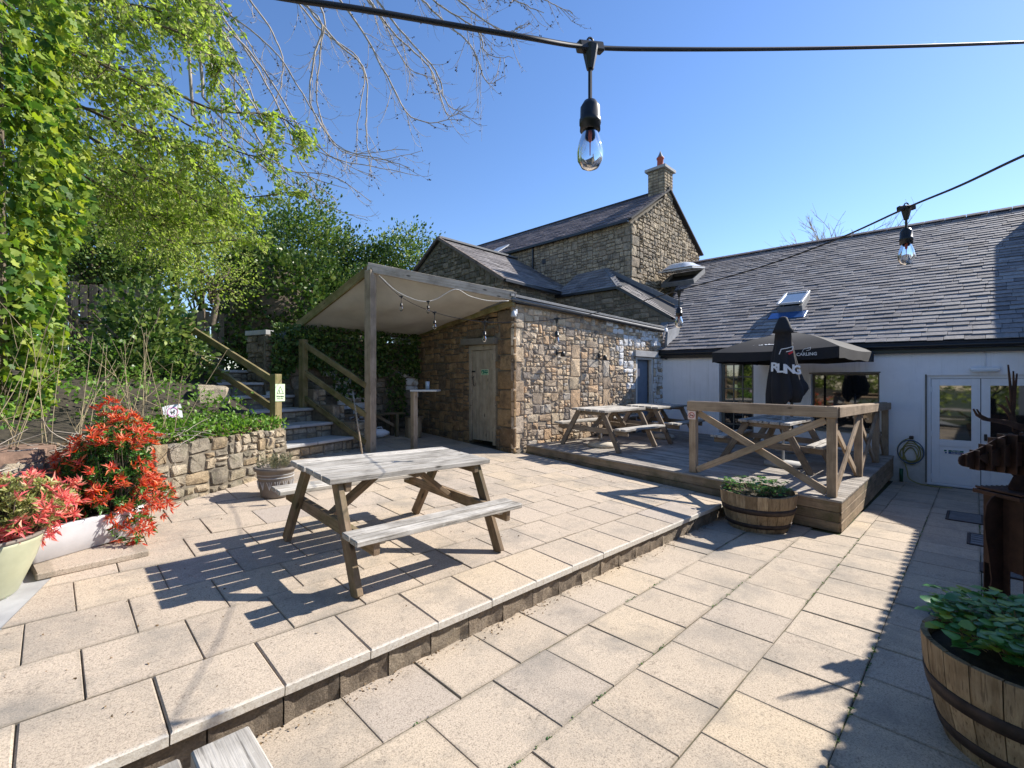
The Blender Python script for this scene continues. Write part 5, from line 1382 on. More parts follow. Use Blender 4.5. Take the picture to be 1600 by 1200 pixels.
def strawb(c, r, n, size, label, zt, mat, cat, stuff=False, spread=.05):
    P = []; D = []
    for k in range(n):
        a = rnd.uniform(0, 6.28); q = r * math.sqrt(rnd.random()); b = Vector((c[0] + q * math.cos(a), c[1] + q * math.sin(a), zt + rnd.uniform(-.02, .11) + .06 * (1 - q / r)))
        az = rnd.uniform(0, 6.28)
        for j in range(3):
            aa = az + j * 2.1; P.append(b + Vector((math.cos(aa), math.sin(aa), 0)) * .008); D.append((math.cos(aa), math.sin(aa), rnd.uniform(-.1, .35)))
    t = thing('planter_plant', (c[0], c[1], zt - .03), label, cat)
    V, F = leaf_geo(np.array([tuple(p) for p in P]), np.array(D), size, wid=1.0, droop=.15, kind='plain', flat=2.); link('foliage', np_mesh(V, F, mat), t)
    br = Branches()
    for k in range(0, len(P), 3):
        p = Vector(P[k]); q = Vector((c[0] + (p.x - c[0]) * .7, c[1] + (p.y - c[1]) * .7, zt - .03)); br.tube([q, q.lerp(p, .5) + Vector((0, 0, .02)), p], .002, .0015, 3)
    br.build('stems', M_stem, t); return t
strawb((3.2, -.19), .36, 300, .056, 'leafy strawberry plants filling the large oak barrel', .46, L_straw, 'plant')
strawb((6.25, 1.95), .37, 130, .05, 'straggly low green plants in the barrel by the deck', .33, L_green, 'plant')
mb = MB(); c = Vector((4.78, .14, zlow(4.8, 0)))
rk = tag(mk('slate_rock', *(lambda: (lambda V, F: ([(c.x + v[0] + rnd.uniform(-.02, .02), c.y + v[1] + rnd.uniform(-.02, .02), c.z + .05 + v[2] + rnd.uniform(-.015, .015)) for v in V], F))(*cbox(.24, .20, .10, .04)))(), slate_mat('blue_slate_rock', [(.05, .07, .11), (.09, .12, .17)])), 'dark blue slate rock behind the rim of the large barrel', 'rock')

# ================================================================== deer barbecue sculpture
de = thing('deer_barbecue', (5.05, -.15, -.1), 'rusty steel plate deer sculpture with antlers and a grill back', 'sculpture')
DD = 3.44; Rr = Vector((.707, -.707, 0)); Ff = Vector((.707, .707, 0))
def dp(x, y, f=0):
    """silhouette point measured on the deer's own plane"""
    return Vector((0, 0, 1.65)) + pxdir(1480 + x / 3, 560 + y / 3) * DD + Ff * f
head = [(52, 480), (56, 462), (70, 452), (125, 432), (180, 405), (230, 375), (280, 360), (340, 362), (400, 350), (450, 380), (480, 450), (500, 560), (480, 640), (300, 640), (285, 600), (312, 552), (300, 541), (160, 524), (120, 521), (105, 512), (70, 505), (56, 495)]
extrude('head_plate', [dp(*p) for p in head], Ff * .008, M_rust, de)
for off in (-.028, .028): extrude('cheek_plate', [dp(*p, off) for p in [(120, 460), (200, 425), (300, 392), (430, 385), (440, 480), (300, 505), (180, 500)]], Ff * .006, M_rust, de)
for i, (x, y0, y1, w) in enumerate(((80, 448, 506, .045), (128, 430, 522, .075), (178, 403, 524, .10), (230, 372, 530, .125), (280, 357, 538, .14), (335, 358, 545, .15), (390, 352, 560, .15), (440, 370, 600, .15))):
    a = dp(x, y0); b = dp(x, y1); beam('rib_plate', a, b, .007, w, M_rust, de, up=Ff)
front = [(240, 635), (205, 655), (182, 690), (172, 760), (180, 840), (190, 900), (200, 980), (207, 1040), (196, 1085), (188, 1130), (188, 1210), (262, 1210), (262, 640)]
extrude('front_leg_plate', [dp(*p) for p in front], Ff * .008, M_rust, de)
body = [(262, 640), (262, 985), (300, 985), (330, 975), (360, 966), (520, 960), (760, 950), (820, 900), (860, 980), (850, 1210), (900, 1210), (960, 800), (900, 680), (840, 640)]
extrude('body_plate', [dp(*p, .14) for p in body], Ff * .008, M_rust, de); extrude('body_plate', [dp(*p, -.14) for p in body], Ff * .008, M_rust, de)
leg2 = [(262, 980), (325, 975), (312, 1040), (292, 1085), (300, 1130), (300, 1210), (262, 1210)]
extrude('front_leg_plate', [dp(*p, .14) for p in leg2], Ff * .008, M_rust, de); extrude('front_leg_plate', [dp(*p, -.14) for p in leg2], Ff * .008, M_rust, de)
beam('chest_plate', dp(262, 650), dp(262, 1210), .008, .10, M_rust, de, up=Ff) ; box('spine_strip', tuple(dp(258, 640, -.14)), tuple(dp(268, 985, .14)), M_rust, de, .001) if False else None
extrude('breast_plate', [dp(262, 640, -.14), dp(262, 640, .14), dp(262, 985, .14), dp(262, 985, -.14)], Rr * .008, M_rust, de)
# grill tray
tr = MB(); z1 = dp(225, 650).z; a = dp(225, 640); 
tr.beam(dp(228, 640, -.17), dp(640, 640, -.17), .012, .03); tr.beam(dp(228, 640, .17), dp(640, 640, .17), .012, .03); tr.beam(dp(228, 640, -.17), dp(228, 640, .17), .012, .03)
gt = tr.build('grill_tray', M_rust, de)
for i in range(16): q = 240 + i * 25; beam('grill_bar', dp(q, 622, -.17), dp(q, 622, .17), .012, .018, M_rust, gt)
def ribbon(pts, w0, w1, f=0):
    P = [dp(x, y, f + (d if d else 0)) for x, y, d in pts]; n = len(P); L_, R2 = [], []
    for i, p in enumerate(P):
        d = (P[min(i + 1, n - 1)] - P[max(i - 1, 0)]).normalized(); s = d.cross(Ff).normalized(); w = w0 + (w1 - w0) * i / (n - 1); L_.append(p + s * w / 2); R2.append(p - s * w / 2)
    return ext_geo(L_ + R2[::-1], Ff * .008)
an = MB()
an.add(*ribbon([(380, 330, 0), (330, 318, 0), (270, 300, -.02), (200, 290, -.05), (120, 280, -.08), (82, 262, -.09), (60, 234, -.1)], .055, .008))
an.add(*ribbon([(150, 284, -.06), (112, 265, -.07), (88, 236, -.08)], .025, .006)); an.add(*ribbon([(310, 312, 0), (275, 265, -.03), (240, 232, -.04), (200, 213, -.05)], .04, .006)); an.add(*ribbon([(270, 262, -.03), (262, 240, -.03), (225, 214, -.04)], .02, .005))
an.build('antler', M_rust, de)
an = MB()
for q_ in ([(400, 340, -.02), (430, 220, -.1), (440, 120, -.16), (470, 20, -.2)], [(432, 210, -.1), (400, 130, -.12), (392, 50, -.14)], [(440, 130, -.16), (490, 70, -.16), (520, 10, -.16)], [(410, 300, -.05), (480, 230, -.14), (520, 150, -.2), (530, 60, -.22)], [(500, 190, -.18), (560, 130, -.2), (580, 60, -.22)]): an.add(*ribbon(q_, .045, .008))
an.build('antler', M_rust, de)
an = MB(); an.add(*ribbon([(340, 345, .03), (334, 250, .04), (332, 150, .05), (326, 28, .06)], .04, .006)); an.add(*ribbon([(336, 260, .04), (318, 220, .04), (302, 178, .04)], .02, .005)); an.add(*ribbon([(338, 240, .04), (352, 160, .05), (368, 70, .06)], .025, .006)); an.add(*ribbon([(336, 200, .04), (346, 120, .05), (344, 58, .05)], .02, .005)); an.build('antler', M_rust, de)

# ================================================================== pots and plants by the wall
tb = tag(None or thing('stone_trough', (.22, 4.92, .34), 'long white glazed trough under the red-leaved shrub', 'planter'))
c0 = Vector((.16, 4.93, zup(.2, 4.9) + .04)); ud = Vector((.88, .47, 0)).normalized(); vd_ = Vector((-.47, .88, 0)).normalized()
def rounded_trough(L, W, H, t):
    V = []; F = []; n = 6
    def ring(l, w, z, r):
        for cx_i, cy_i, a0 in ((l - r, w - r, 0), (-l + r, w - r, 90), (-l + r, -w + r, 180), (l - r, -w + r, 270)):
            for k in range(n): a = R_(a0 + 90 * k / (n - 1)); V.append(c0 + ud * (cx_i + r * math.cos(a)) + vd_ * (cy_i + r * math.sin(a)) + Vector((0, 0, z)))
    for (s, z) in ((-.03, 0), (-.012, .012), (0, H * .6), (.012, H - .02), (.012, H), (-t, H), (-t - .01, H - .06), (-t - .01, .08)): ring(L / 2 + s, W / 2 + s, z, .06)
    m = 4 * n
    for i in range(7):
        for k in range(m): F.append([i * m + k, i * m + (k + 1) % m, (i + 1) * m + (k + 1) % m, (i + 1) * m + k])
    F.append([k for k in range(m)][::-1]); F.append([7 * m + k for k in range(m)]); return V, F
V, F = rounded_trough(.78, .32, .24, .035); mk('trough_body', V, F, M_trough, tb, True)
mk('soil', [c0 + ud * a * .42 + vd_ * b * .12 + Vector((0, 0, .22)) for a, b in ((-1, -1), (1, -1), (1, 1), (-1, 1))], [[0, 1, 2, 3]], M_soil, tb)
sl_ = tag(None or thing('loose_slab', (.15, 4.65, .33), 'loose paving slab lying under the white trough', 'slab'))
V, F = cbox(.62, .34, .05, .008); mk('slab_body', V, F, M_slab, sl_, M=basis((.23, 4.66, zup(.2, 4.6) + .028), (.98, .12, -.02), (-.12, .98, .06)))
def rosettes(centers, dirs, nl, size, mat, parent, name='shoots', wid=.24, up=.55):
    P = []; D = []
    for c, d in zip(centers, dirs):
        c = Vector(c); d = Vector(d).normalized(); a = d.orthogonal().normalized(); b = d.cross(a); t0 = rnd.uniform(0, 6.28)
        for k in range(nl):
            t = t0 + k * 2.4; e = (a * math.cos(t) + b * math.sin(t)) + d * (up + rnd.uniform(-.3, .5)); P.append(tuple(c + d * rnd.uniform(-.01, .015))); D.append(tuple(e))
    return leaves(name, P, D, size, mat, parent, wid=wid, droop=.18, kind='long')
def pieris(c, rad, n_ros, mats, label, size, cover=.75, flat=1., seed=1, zmin=.4, lobes=()):
    t = thing('pieris_shrub', (c[0], c[1], c[2] - rad[2]), label, 'shrub', 'red-shooted shrubs in planters')
    cs, dsr, cg, dg = [], [], [], []
    for k in range(n_ros):
        d = Vector((rnd.gauss(0, 1), rnd.gauss(0, 1), rnd.gauss(.1, 1))).normalized(); r = rnd.uniform(.78, 1.05)
        nz = 1 + .35 * noise.noise(d * 2.6 + Vector((seed, 0, 0)))
        p = Vector((c[0] + d.x * rad[0] * r * nz, c[1] + d.y * rad[1] * r * nz, c[2] + d.z * rad[2] * r * nz))
        if p.z < zmin: continue
        e = (d + Vector((0, 0, .5)) + Vector((rnd.gauss(0, .3), rnd.gauss(0, .3), rnd.gauss(0, .3)))).normalized()
        if noise.noise(d * 3.1 + Vector((0, seed, 3))) > -.22 + (1 - cover): cs.append(p); dsr.append(e)
        p2 = Vector(c) + (p - Vector(c)) * rnd.uniform(.7, .93); cg.append(p2); dg.append(e)
        cg.append(Vector(c) + (p - Vector(c)) * rnd.uniform(.35, .8)); dg.append(e)
    for (lx, ly, lz, lr, ln) in lobes:
        for k in range(ln):
            d = Vector((rnd.gauss(0, 1), rnd.gauss(0, 1), rnd.gauss(.1, 1))).normalized(); p = Vector((lx, ly, lz)) + d * lr * rnd.uniform(.6, 1.05)
            e = (d + Vector((.2, -.5, .2))).normalized()
            (cs if rnd.random() < .62 else cg).append(p); (dsr if len(cs) > len(dsr) else dg).append(e)
    rosettes(cs, dsr, 11, size, mats[0], t, 'red_shoots'); rosettes(cg, dg, 9, size * .8, mats[1], t, 'green_leaves', .34)
    br = Branches()
    for p in cg[::2]: b0 = Vector((c[0], c[1], c[2] - rad[2] * .95)); br.tube([b0, b0.lerp(p, .5) + Vector((rnd.gauss(0, .03), rnd.gauss(0, .03), -.03)), p], .006, .003, 3)
    br.build('stems', M_bark, t); return t
pieris((.36, 5.10, .88), (.33, .34, .48), 520, (L_red, L_green), 'shrub with scarlet and orange shoots growing in the white trough', .058, .80, seed=2, zmin=.42, lobes=((.62, 4.98, .68, .17, 55), (.50, 4.80, .48, .13, 40), (.08, 4.88, .72, .15, 40)))
pieris((-.06, 5.02, .76), (.16, .18, .2), 90, (L_red, L_green), 'small clump of scarlet shoots at the left end of the trough', .058, .85, seed=5)
bp = thing('glazed_pot', (-.32, 4.38, .31), 'big pale green glazed pot cut by the left edge of the picture', 'pot')
lathe('pot_body', [(0, 0), (.17, 0), (.19, .02), (.27, .22), (.305, .34), (.31, .37), (.29, .37), (.27, .33), (0, .32)], (-.32, 4.38, .315), M_potg, bp, 36)
lathe('pot_rim', [(.295, .362), (.315, .366), (.315, .385), (.29, .385), (.28, .36)], (-.32, 4.38, .315), M_pot, bp, 36)
pieris((-.22, 4.42, .84), (.38, .34, .22), 300, (L_pink, L_var), 'variegated shrub with pink shoots in the pale green pot', .062, .85, seed=9)
sp_ = thing('small_pot', (1.85, 5.75, .36), 'brown decorated pot with lavender in front of the retaining wall', 'pot')
pc = (1.86, 5.72, zup(1.86, 5.72))
lathe('pot_body', [(0, 0), (.15, 0), (.155, .02), (.19, .24), (.20, .30), (.225, .305), (.23, .34), (.20, .345), (.19, .31), (0, .30)], pc, M_pot, sp_, 32)
mb = MB()
for k in range(14):
    a = 2 * math.pi * k / 14
    for s in (-1, 0, 1):
        p0 = Vector((pc[0] + .178 * math.cos(a), pc[1] + .178 * math.sin(a), pc[2] + .10)); p1 = Vector((pc[0] + .190 * math.cos(a + s * .14), pc[1] + .190 * math.sin(a + s * .14), pc[2] + .19)); mb.beam(p0, p1, .007, .006, up=(math.cos(a), math.sin(a), 0))
for z in (.215, .235):
    pass
mb.build('leaf_relief', M_conc, sp_)
for z in (.22, .255): lathe('band', [(.187, z), (.195, z + .004), (.195, z + .010), (.188, z + .014)], pc, M_conc, sp_, 32)
lv = thing('lavender_plant', (1.86, 5.72, .70), 'grey-green lavender growing in the brown decorated pot', 'plant')
P = []; D = []; br = Branches()
for k in range(60):
    a = rnd.uniform(0, 6.28); q = rnd.uniform(0, .16); b = Vector((pc[0] + q * math.cos(a), pc[1] + q * math.sin(a), pc[2] + .31)); e = Vector((math.cos(a) * q * 6, math.sin(a) * q * 6, 1 + rnd.random())).normalized(); L_ = rnd.uniform(.08, .2)
    br.tube([b, b + e * L_], .002, .0015, 3)
    for j in range(14): P.append(tuple(b + e * L_ * (.2 + .8 * j / 14))); D.append(tuple(e + Vector((rnd.gauss(0, .6), rnd.gauss(0, .6), rnd.gauss(0, .4)))))
leaves('foliage', P, D, .035, L_lav, lv, wid=.22, kind='long'); br.build('stems', M_stem, lv)

# ================================================================== furniture under the canopy
ht = thing('high_table', (4.95, 7.95, .45), 'tall narrow bar table with a pale top under the canopy', 'bar table')
hc = atD(665, 600, 8.9); hz_ = zup(hc.x, hc.y)
leg = atD(647, 600, 8.75)
beam('leg', (leg.x, leg.y, zup(leg.x, leg.y)), (leg.x, leg.y, 1.50), .11, .09, M_post, ht, up=(1, 0, 0)); V, F = cbox(.50, .5, .035, .005)
mk('table_top', V, F, M_alu, ht, M=basis((hc.x, hc.y, 1.525), (.707, -.707, 0), (.707, .707, 0)))
cn = thing('metal_tumbler', (hc.x, hc.y, 1.54), 'small metal tumbler standing on the bar table', 'tumbler'); lathe('cup', [(0, 0), (.036, 0), (.042, .15), (.039, .15), (.034, .01), (0, .01)], (hc.x + .02, hc.y - .03, 1.545), M_alu, cn, 16); lathe('rim', [(.039, .148), (.045, .15), (.045, .156), (.039, .156)], (hc.x + .02, hc.y - .03, 1.545), M_steel, cn, 16)
bn = thing('wooden_bench', (4.9, 9.1, .5), 'old timber bench in the shade against the back wall', 'bench')
for y in (9.08, 9.22): beam('seat_plank', (3.95, y, 1.0), (5.65, y, 1.0), .13, .04, M_leg, bn)
for x in (4.15, 5.45):
    for s, y in ((-1, 9.05), (1, 9.25)): beam('leg', (x, y, zup(x, y)), (x, y, .98), .07, .07, M_leg, bn, up=(1, 0, 0))
    beam('brace', (x, 9.15, .72), (x + (.45 if x < 5 else -.45), 9.15, .97), .05, .06, M_leg, bn)
dup(bn, Matrix.Translation((6.05, 8.3, .5)) @ Matrix.Rotation(R_(90), 4, 'Z') @ Matrix.Scale(.75, 4), 'old timber bench against the shed side, partly behind the bar table') if False else None
ks = thing('cask_stool', (5.9, 9.0, .5), 'small upright wooden cask used as a seat in the dark corner', 'cask')
kc = Vector((5.75, 8.85, zup(5.75, 8.85)))
for k in range(12):
    a = 2 * math.pi * k / 12; n = Vector((math.cos(a), math.sin(a), 0)); beam('stave', kc + n * .17, kc + n * .17 + Vector((0, 0, .44)), .088, .02, M_barrel, ks, up=n)
lathe('lid', [(0, .46), (.20, .46), (.20, .44), (.17, .44)], kc, M_leg, ks, 18)
lp = tag(tube('leaning_pole', [atD(567, 716, 7.6), atD(551, 612, 8.1)], .014, M_post, None, 8), 'thin pale pole leaning on the handrail beside the canopy post', 'pole')
wr = thing('white_bag', (5.1, 9.2, .5), 'crumpled white bag lying under the shaded bench', 'bag')
V = []; F = []
for i in range(9):
    for j in range(14):
        th = math.pi * i / 8; ph = 2 * math.pi * j / 14; p = Vector((math.sin(th) * math.cos(ph), math.sin(th) * math.sin(ph), math.cos(th))); r = 1 + .3 * noise.noise(p * 2.5); V.append(Vector((5.0 + p.x * .22 * r, 9.0 + p.y * .13 * r, .60 + p.z * .09 * r)))
for i in range(8):
    for j in range(14): F.append([i * 14 + j, (i + 1) * 14 + j, (i + 1) * 14 + (j + 1) % 14, i * 14 + (j + 1) % 14])
mk('bag_body', V, F, M_white, wr, True); tube('bag_handle', [(4.92, 9.0, .66), (4.95, 9.0, .73), (5.05, 9.0, .73), (5.08, 9.0, .66)], .008, M_white, wr, 6)

# ================================================================== string lights
def bulb(root, top, drop, s, cab=None):
    """T-connector at top, flex of length drop, socket and lamp; s = real scale"""
    top = Vector(top); mb = MB(); cb = cab or Vector((1, 0, 0))
    mb.beam(top - cb * .03 * s, top + cb * .03 * s, .018 * s, .018 * s, bev=.003 * s)
    mb.add(*tube_geo([top, top - Vector((0, 0, .02 * s)), top - Vector((0, 0, .042 * s))], [.016 * s, .012 * s, .007 * s], 8))
    q = []
    for k in range(9): a = math.pi * k / 8; q.append(top + cb * (-.008 * s * math.cos(a)) + Vector((0, 0, .008 * s + .010 * s * math.sin(a))))
    mb.tube(q, .0022 * s, 5)
    p = top - Vector((0, 0, drop)); mb.tube([top - Vector((0, 0, .03 * s)), p], .004 * s, 6)
    sock = mb.build('drop_flex', M_black, root)
    lathe('socket', [(.004 * s, 0), (.012 * s, -.003 * s), (.0185 * s, -.014 * s), (.019 * s, -.036 * s), (.0205 * s, -.037 * s), (.0205 * s, -.046 * s), (.019 * s, -.047 * s), (.0195 * s, -.058 * s), (.014 * s, -.058 * s)], p, M_black, sock, 18)
    g = lathe('bulb', [(.013 * s, -.05 * s), (.015 * s, -.062 * s), (.022 * s, -.082 * s), (.0255 * s, -.10 * s), (.024 * s, -.115 * s), (.016 * s, -.128 * s), (.006 * s, -.133 * s), (0, -.1335 * s)], p, M_bulb, sock, 20)
    lathe('filament_stem', [(.006 * s, -.055 * s), (.005 * s, -.07 * s), (.0015 * s, -.075 * s), (.001 * s, -.105 * s), (0, -.106 * s)], p, M_terra, sock, 8)
    return sock
sl1 = thing('string_light', atD(925, 75, .9), 'thick black festoon cable with one big bulb crossing the sky', 'string light')
ct = [atD(250, -40, .56), atD(440, -4, .62), atD(560, 14, .66), atD(700, 38, .72), atD(820, 58, .76), atD(925, 74, .86), atD(1060, 77, .95), atD(1250, 76, 1.08), atD(1430, 72, 1.2), atD(1600, 66, 1.32), atD(1720, 60, 1.42)]
tube('cable', smooth_path(ct, 60), .0042, M_cable, sl1, 8)
cdir = (atD(980, 77, .9) - atD(860, 66, .82)).normalized()
bulb(sl1, atD(922, 74, .86), .098, .97, cdir)
sl2 = thing('string_light', atD(1416, 325, 1.8), 'festoon cable with drooping bulbs running from the upper right to the canopy', 'string light')
ct = [atD(1720, 195, 1.0), atD(1600, 243, 1.25), atD(1500, 290, 1.5), atD(1416, 325, 1.75), atD(1300, 377, 2.2), atD(1180, 420, 2.65), atD(1060, 454, 3.1), atD(960, 482, 3.8), atD(870, 499, 4.6), atD(757, 503, 6.0), atD(679, 488, 7.1), atD(627, 464, 7.8), atD(592, 432, 8.2)]
tube('cable', smooth_path(ct, 90), .0042, M_cable, sl2, 6)
for (x, y, D, dr) in ((1416, 325, 1.75, .075), (1061, 454, 3.1, .11), (870, 498, 4.6, .12), (757, 503, 6.0, .12), (679, 488, 7.1, .12), (627, 463, 7.8, .11)):
    bulb(sl2, atD(x, y, D), dr, 1.05, Vector((.7, -.7, .1)).normalized())
sl3 = thing('string_light', atD(668, 470, 8.0), 'pale festoon cord looped under the canopy front beam', 'string light')
ct = [atD(592, 430, 8.2), atD(620, 455, 8.1), atD(655, 470, 8.0), atD(680, 468, 8.1), atD(711, 452, 8.2), atD(735, 463, 8.4), atD(765, 470, 8.6), atD(795, 470, 8.8)]
tube('cable', smooth_path(ct, 40), .006, M_white_cord, sl3, 6); bulb(sl3, atD(669, 471, 8.0), .07, 1.05, Vector((.7, -.7, 0)))

# ================================================================== vegetation
def crown_tree(name, label, cat, c, rad, nclump, per, spread, size, mat, trunk=None, kind='plain', wid=.5, shell=.5, zmin=None, group=None, core=.7, flat=0):
    t = thing(name, (c[0], c[1], trunk if trunk is not None else c[2] - rad[2]), label, cat, group)
    P, D = clump_pts(c, rad, nclump, per, spread, shell, zmin)
    leaves('crown', P, D, size, mat, t, kind=kind, wid=wid, flat=flat)
    br = Branches(); z0 = trunk if trunk is not None else c[2] - rad[2]
    b = Vector((c[0], c[1], z0)); m = Vector(c)
    br.tube([b, b.lerp(m, .5) + Vector((.1, -.1, 0)), m], .05 + .03 * max(rad), .04, 7)
    for k in range(14):
        i = rnd.randrange(len(P)); e = Vector(P[i]); s0 = b.lerp(m, rnd.uniform(.3, 1)); br.tube([s0, s0.lerp(e, .5) + Vector((rnd.gauss(0, .1), rnd.gauss(0, .1), .1)), e], .025 + .01 * max(rad), .006, 5)
    br.build('trunk', M_bark, t)
    return t
# ivy-covered trunk at the far left
IVX = -.55
iv = thing('ivy_covered_tree', (-.5, 7.3, 1.0), 'ivy-smothered tree trunk with bright young leaves at the left edge', 'tree')
P = []; D = []
for k in range(11000):
    z = rnd.uniform(.8, 6.2); a = rnd.uniform(0, 6.28); r = .62 + .28 * noise.noise(Vector((math.cos(a) * 1.6, math.sin(a) * 1.6, z * 1.1))) + .12 * noise.noise(Vector((a * 2, z * 4, 0))); r *= (.75 + .09 * z); r *= rnd.uniform(.86, 1.05); r = max(r, .46)
    P.append((IVX + r * math.cos(a), 7.35 + r * math.sin(a), z)); D.append((math.cos(a) * .5 + rnd.gauss(0, .35), math.sin(a) * .5 + rnd.gauss(0, .35), -.7 + rnd.gauss(0, .4)))
leaves('ivy_leaves', P, D, .09, L_ivy, iv, kind='lobed', wid=.55)
tube('trunk', [(IVX, 7.35, .7), (IVX, 7.35, 3), (IVX, 7.4, 6.5)], [.26, .24, .2], M_bark, iv, 12)
# branches rising to the leafy limbs
lt = thing('spring_leaved_tree', (-2.2, 8.5, 1.5), 'tree with yellow-green spring leaves arching over the left of the yard', 'tree')
br = Branches()
br.tube([Vector((-2.4, 8.8, 1.4)), Vector((-2.2, 8.6, 3.5)), Vector((-1.8, 8.3, 5.6)), Vector((-1.5, 8.1, 7.6))], .28, .14, 9)
limbs = [
 [(-40, 60, 7.0), (60, 20, 6.8), (180, 20, 6.8), (300, 60, 7.0), (345, 100, 7.2)],
 [(-40, 120, 6.6), (80, 95, 6.4), (200, 110, 6.4), (330, 170, 6.6), (430, 180, 7.0), (475, 212, 7.1)],
 [(-60, 160, 6.3), (70, 150, 6.0), (180, 190, 6.0), (270, 230, 6.3), (350, 290, 6.6)],
 [(-40, 210, 6.6), (80, 190, 6.7), (200, 250, 6.8), (300, 310, 7.0), (345, 335, 7.2)],
 [(-30, 10, 6.4), (60, -20, 6.2), (200, -30, 6.2), (340, 10, 6.5)],
 [(-20, -30, 7.6), (150, -60, 7.2), (280, -30, 7.4), (330, 20, 7.8)],
 [(0, 260, 7.6), (100, 240, 7.6), (230, 280, 7.8), (340, 310, 8.2), (460, 300, 8.6)],
 [(20, 90, 8.0), (150, 110, 8.0), (250, 170, 8.2), (380, 240, 8.6), (430, 235, 8.8)],
 [(-40, 40, 5.4), (40, 50, 5.4), (140, 90, 5.6), (230, 140, 5.8)],
 [(0, 300, 8.2), (120, 290, 8.2), (220, 330, 8.4), (330, 345, 8.8), (400, 330, 9.0)],
 [(-10, 170, 7.4), (140, 170, 7.4), (260, 210, 7.6), (330, 260, 7.8)],
 [(60, 40, 8.6), (170, 50, 8.6), (270, 20, 8.8), (350, 60, 9.0)],
 [(40, 10, 7.0), (120, 0, 7.0), (220, 10, 7.2), (290, 30, 7.4)],
 [(100, 330, 8.8), (200, 360, 8.8), (300, 380, 9.2), (400, 370, 9.6)],
 [(60, 250, 6.9), (140, 280, 6.9), (220, 330, 7.1), (290, 350, 7.4)],
]
for lb in limbs:
    path = smooth_path([atD(*p) for p in lb], 22)
    br.tube([Vector((-1.8, 8.3, 5.0 + rnd.random())), path[0].lerp(Vector((-1.8, 8.3, 5.6)), .4) , path[0]], .05, .03, 5)
    br.tube(path, .030, .007, 5)
    for k in range(2, 23):
        for _ in range(rnd.choice((1, 2, 3))):
            d = (path[min(k + 1, 22)] - path[k - 1]).normalized()
            e = (d * .6 + Vector((rnd.gauss(0, .8), rnd.gauss(0, .8), rnd.gauss(-.15, .55)))).normalized()
            br.grow(path[k], e, rnd.uniform(.35, 1.0) * (1.15 - k / 35), .008, 1, grav=.5, wig=.35, kidsn=(4,), ratio=.45, seg=.09, sides=3, store=1)
tips = [(p, d) for p, d in br.tips]
P = []; D = []
for p, d in tips:
    if rnd.random() < .66:
        for _ in range(rnd.choice((3, 3, 4, 5))):
            q = p + Vector((rnd.gauss(0, .03), rnd.gauss(0, .03), rnd.gauss(0, .03))); e = d * .6 + Vector((rnd.gauss(.15, .6), rnd.gauss(-.1, .6), rnd.gauss(-.35, .5))); P.append(tuple(q)); D.append(tuple(e))
print('spring leaves', len(P))
br.build('branches', M_bark, lt); leaves('crown', P, D, .082, L_spring, lt, wid=.42, droop=.2)
# bare drooping twigs
bt = thing('bare_twigged_tree', (3.0, 14.5, 2.0), 'bare budding branches drooping from a tree into the sky', 'tree')
br = Branches(); buds = []
tkb = atD(20, 600, 14); tkb.z = 1.9; tk = Branches(); tk.tube([tkb, tkb + Vector((.3, 0, 6)), Vector((tkb.x + 1, tkb.y, 13.5)), Vector((.8, 12.5, 13.8)), Vector((1.8, 11.6, 13.2))], .28, .12, 8); tk.build('trunk', M_bark, bt)
random_start = [(330, -20, 9.5), (380, -40, 9.3), (430, -40, 9.0), (500, -60, 9.2), (560, -60, 8.8), (620, -50, 8.6), (690, -60, 8.8), (300, 60, 10), (310, 120, 10.2), (250, 30, 9.8)]
mains = [
 [(300, -30, 9.8), (360, 70, 9.6), (395, 150, 9.4), (440, 260, 9.3), (480, 300, 9.2)],
 [(310, 10, 9.6), (370, 60, 9.5), (420, 120, 9.4), (470, 200, 9.2), (520, 245, 9.1), (590, 262, 9.0), (655, 275, 8.9)],
 [(420, -30, 9.2), (500, 30, 9.1), (490, 90, 9.1), (485, 160, 9.1), (530, 230, 9.0), (600, 250, 8.9), (640, 262, 8.9)],
 [(500, -40, 9.0), (560, 40, 8.9), (600, 110, 8.8), (640, 180, 8.8), (690, 190, 8.8), (720, 165, 8.8)],
 [(560, -40, 8.8), (620, 40, 8.7), (680, 110, 8.6), (700, 165, 8.6), (735, 175, 8.6)],
 [(620, -40, 8.8), (680, 20, 8.7), (735, 70, 8.6), (760, 128, 8.6), (790, 118, 8.6)],
 [(330, 110, 9.9), (380, 180, 9.7), (440, 260, 9.5), (520, 275, 9.4), (580, 315, 9.3)],
 [(300, 180, 9.9), (370, 230, 9.8), (440, 280, 9.6), (520, 325, 9.4), (575, 345, 9.4)],
 [(450, -30, 9.6), (520, 60, 9.5), (570, 110, 9.5), (572, 190, 9.4), (580, 245, 9.3), (620, 255, 9.2)],
 [(680, -40, 9.0), (740, 20, 9.0), (790, 50, 8.9), (815, 40, 8.9)],
 [(700, -50, 9.2), (780, -10, 9.2), (850, 20, 9.1)],
 [(260, 40, 9.9), (340, 130, 9.8), (350, 230, 9.7), (400, 300, 9.6)],
 [(360, -40, 10.2), (430, 60, 10.0), (440, 130, 9.9), (400, 200, 9.8)],
]
mains2 = []
for lb in mains:
    for _ in range(1): ox, oy, od = rnd.gauss(0, 34), rnd.gauss(-22, 22), rnd.gauss(.2, .4); mains2.append([(x_ + ox + rnd.gauss(0, 10), y_ + oy + rnd.gauss(0, 9), D_ + od) for x_, y_, D_ in lb[:rnd.choice((len(lb), len(lb) - 1))]])
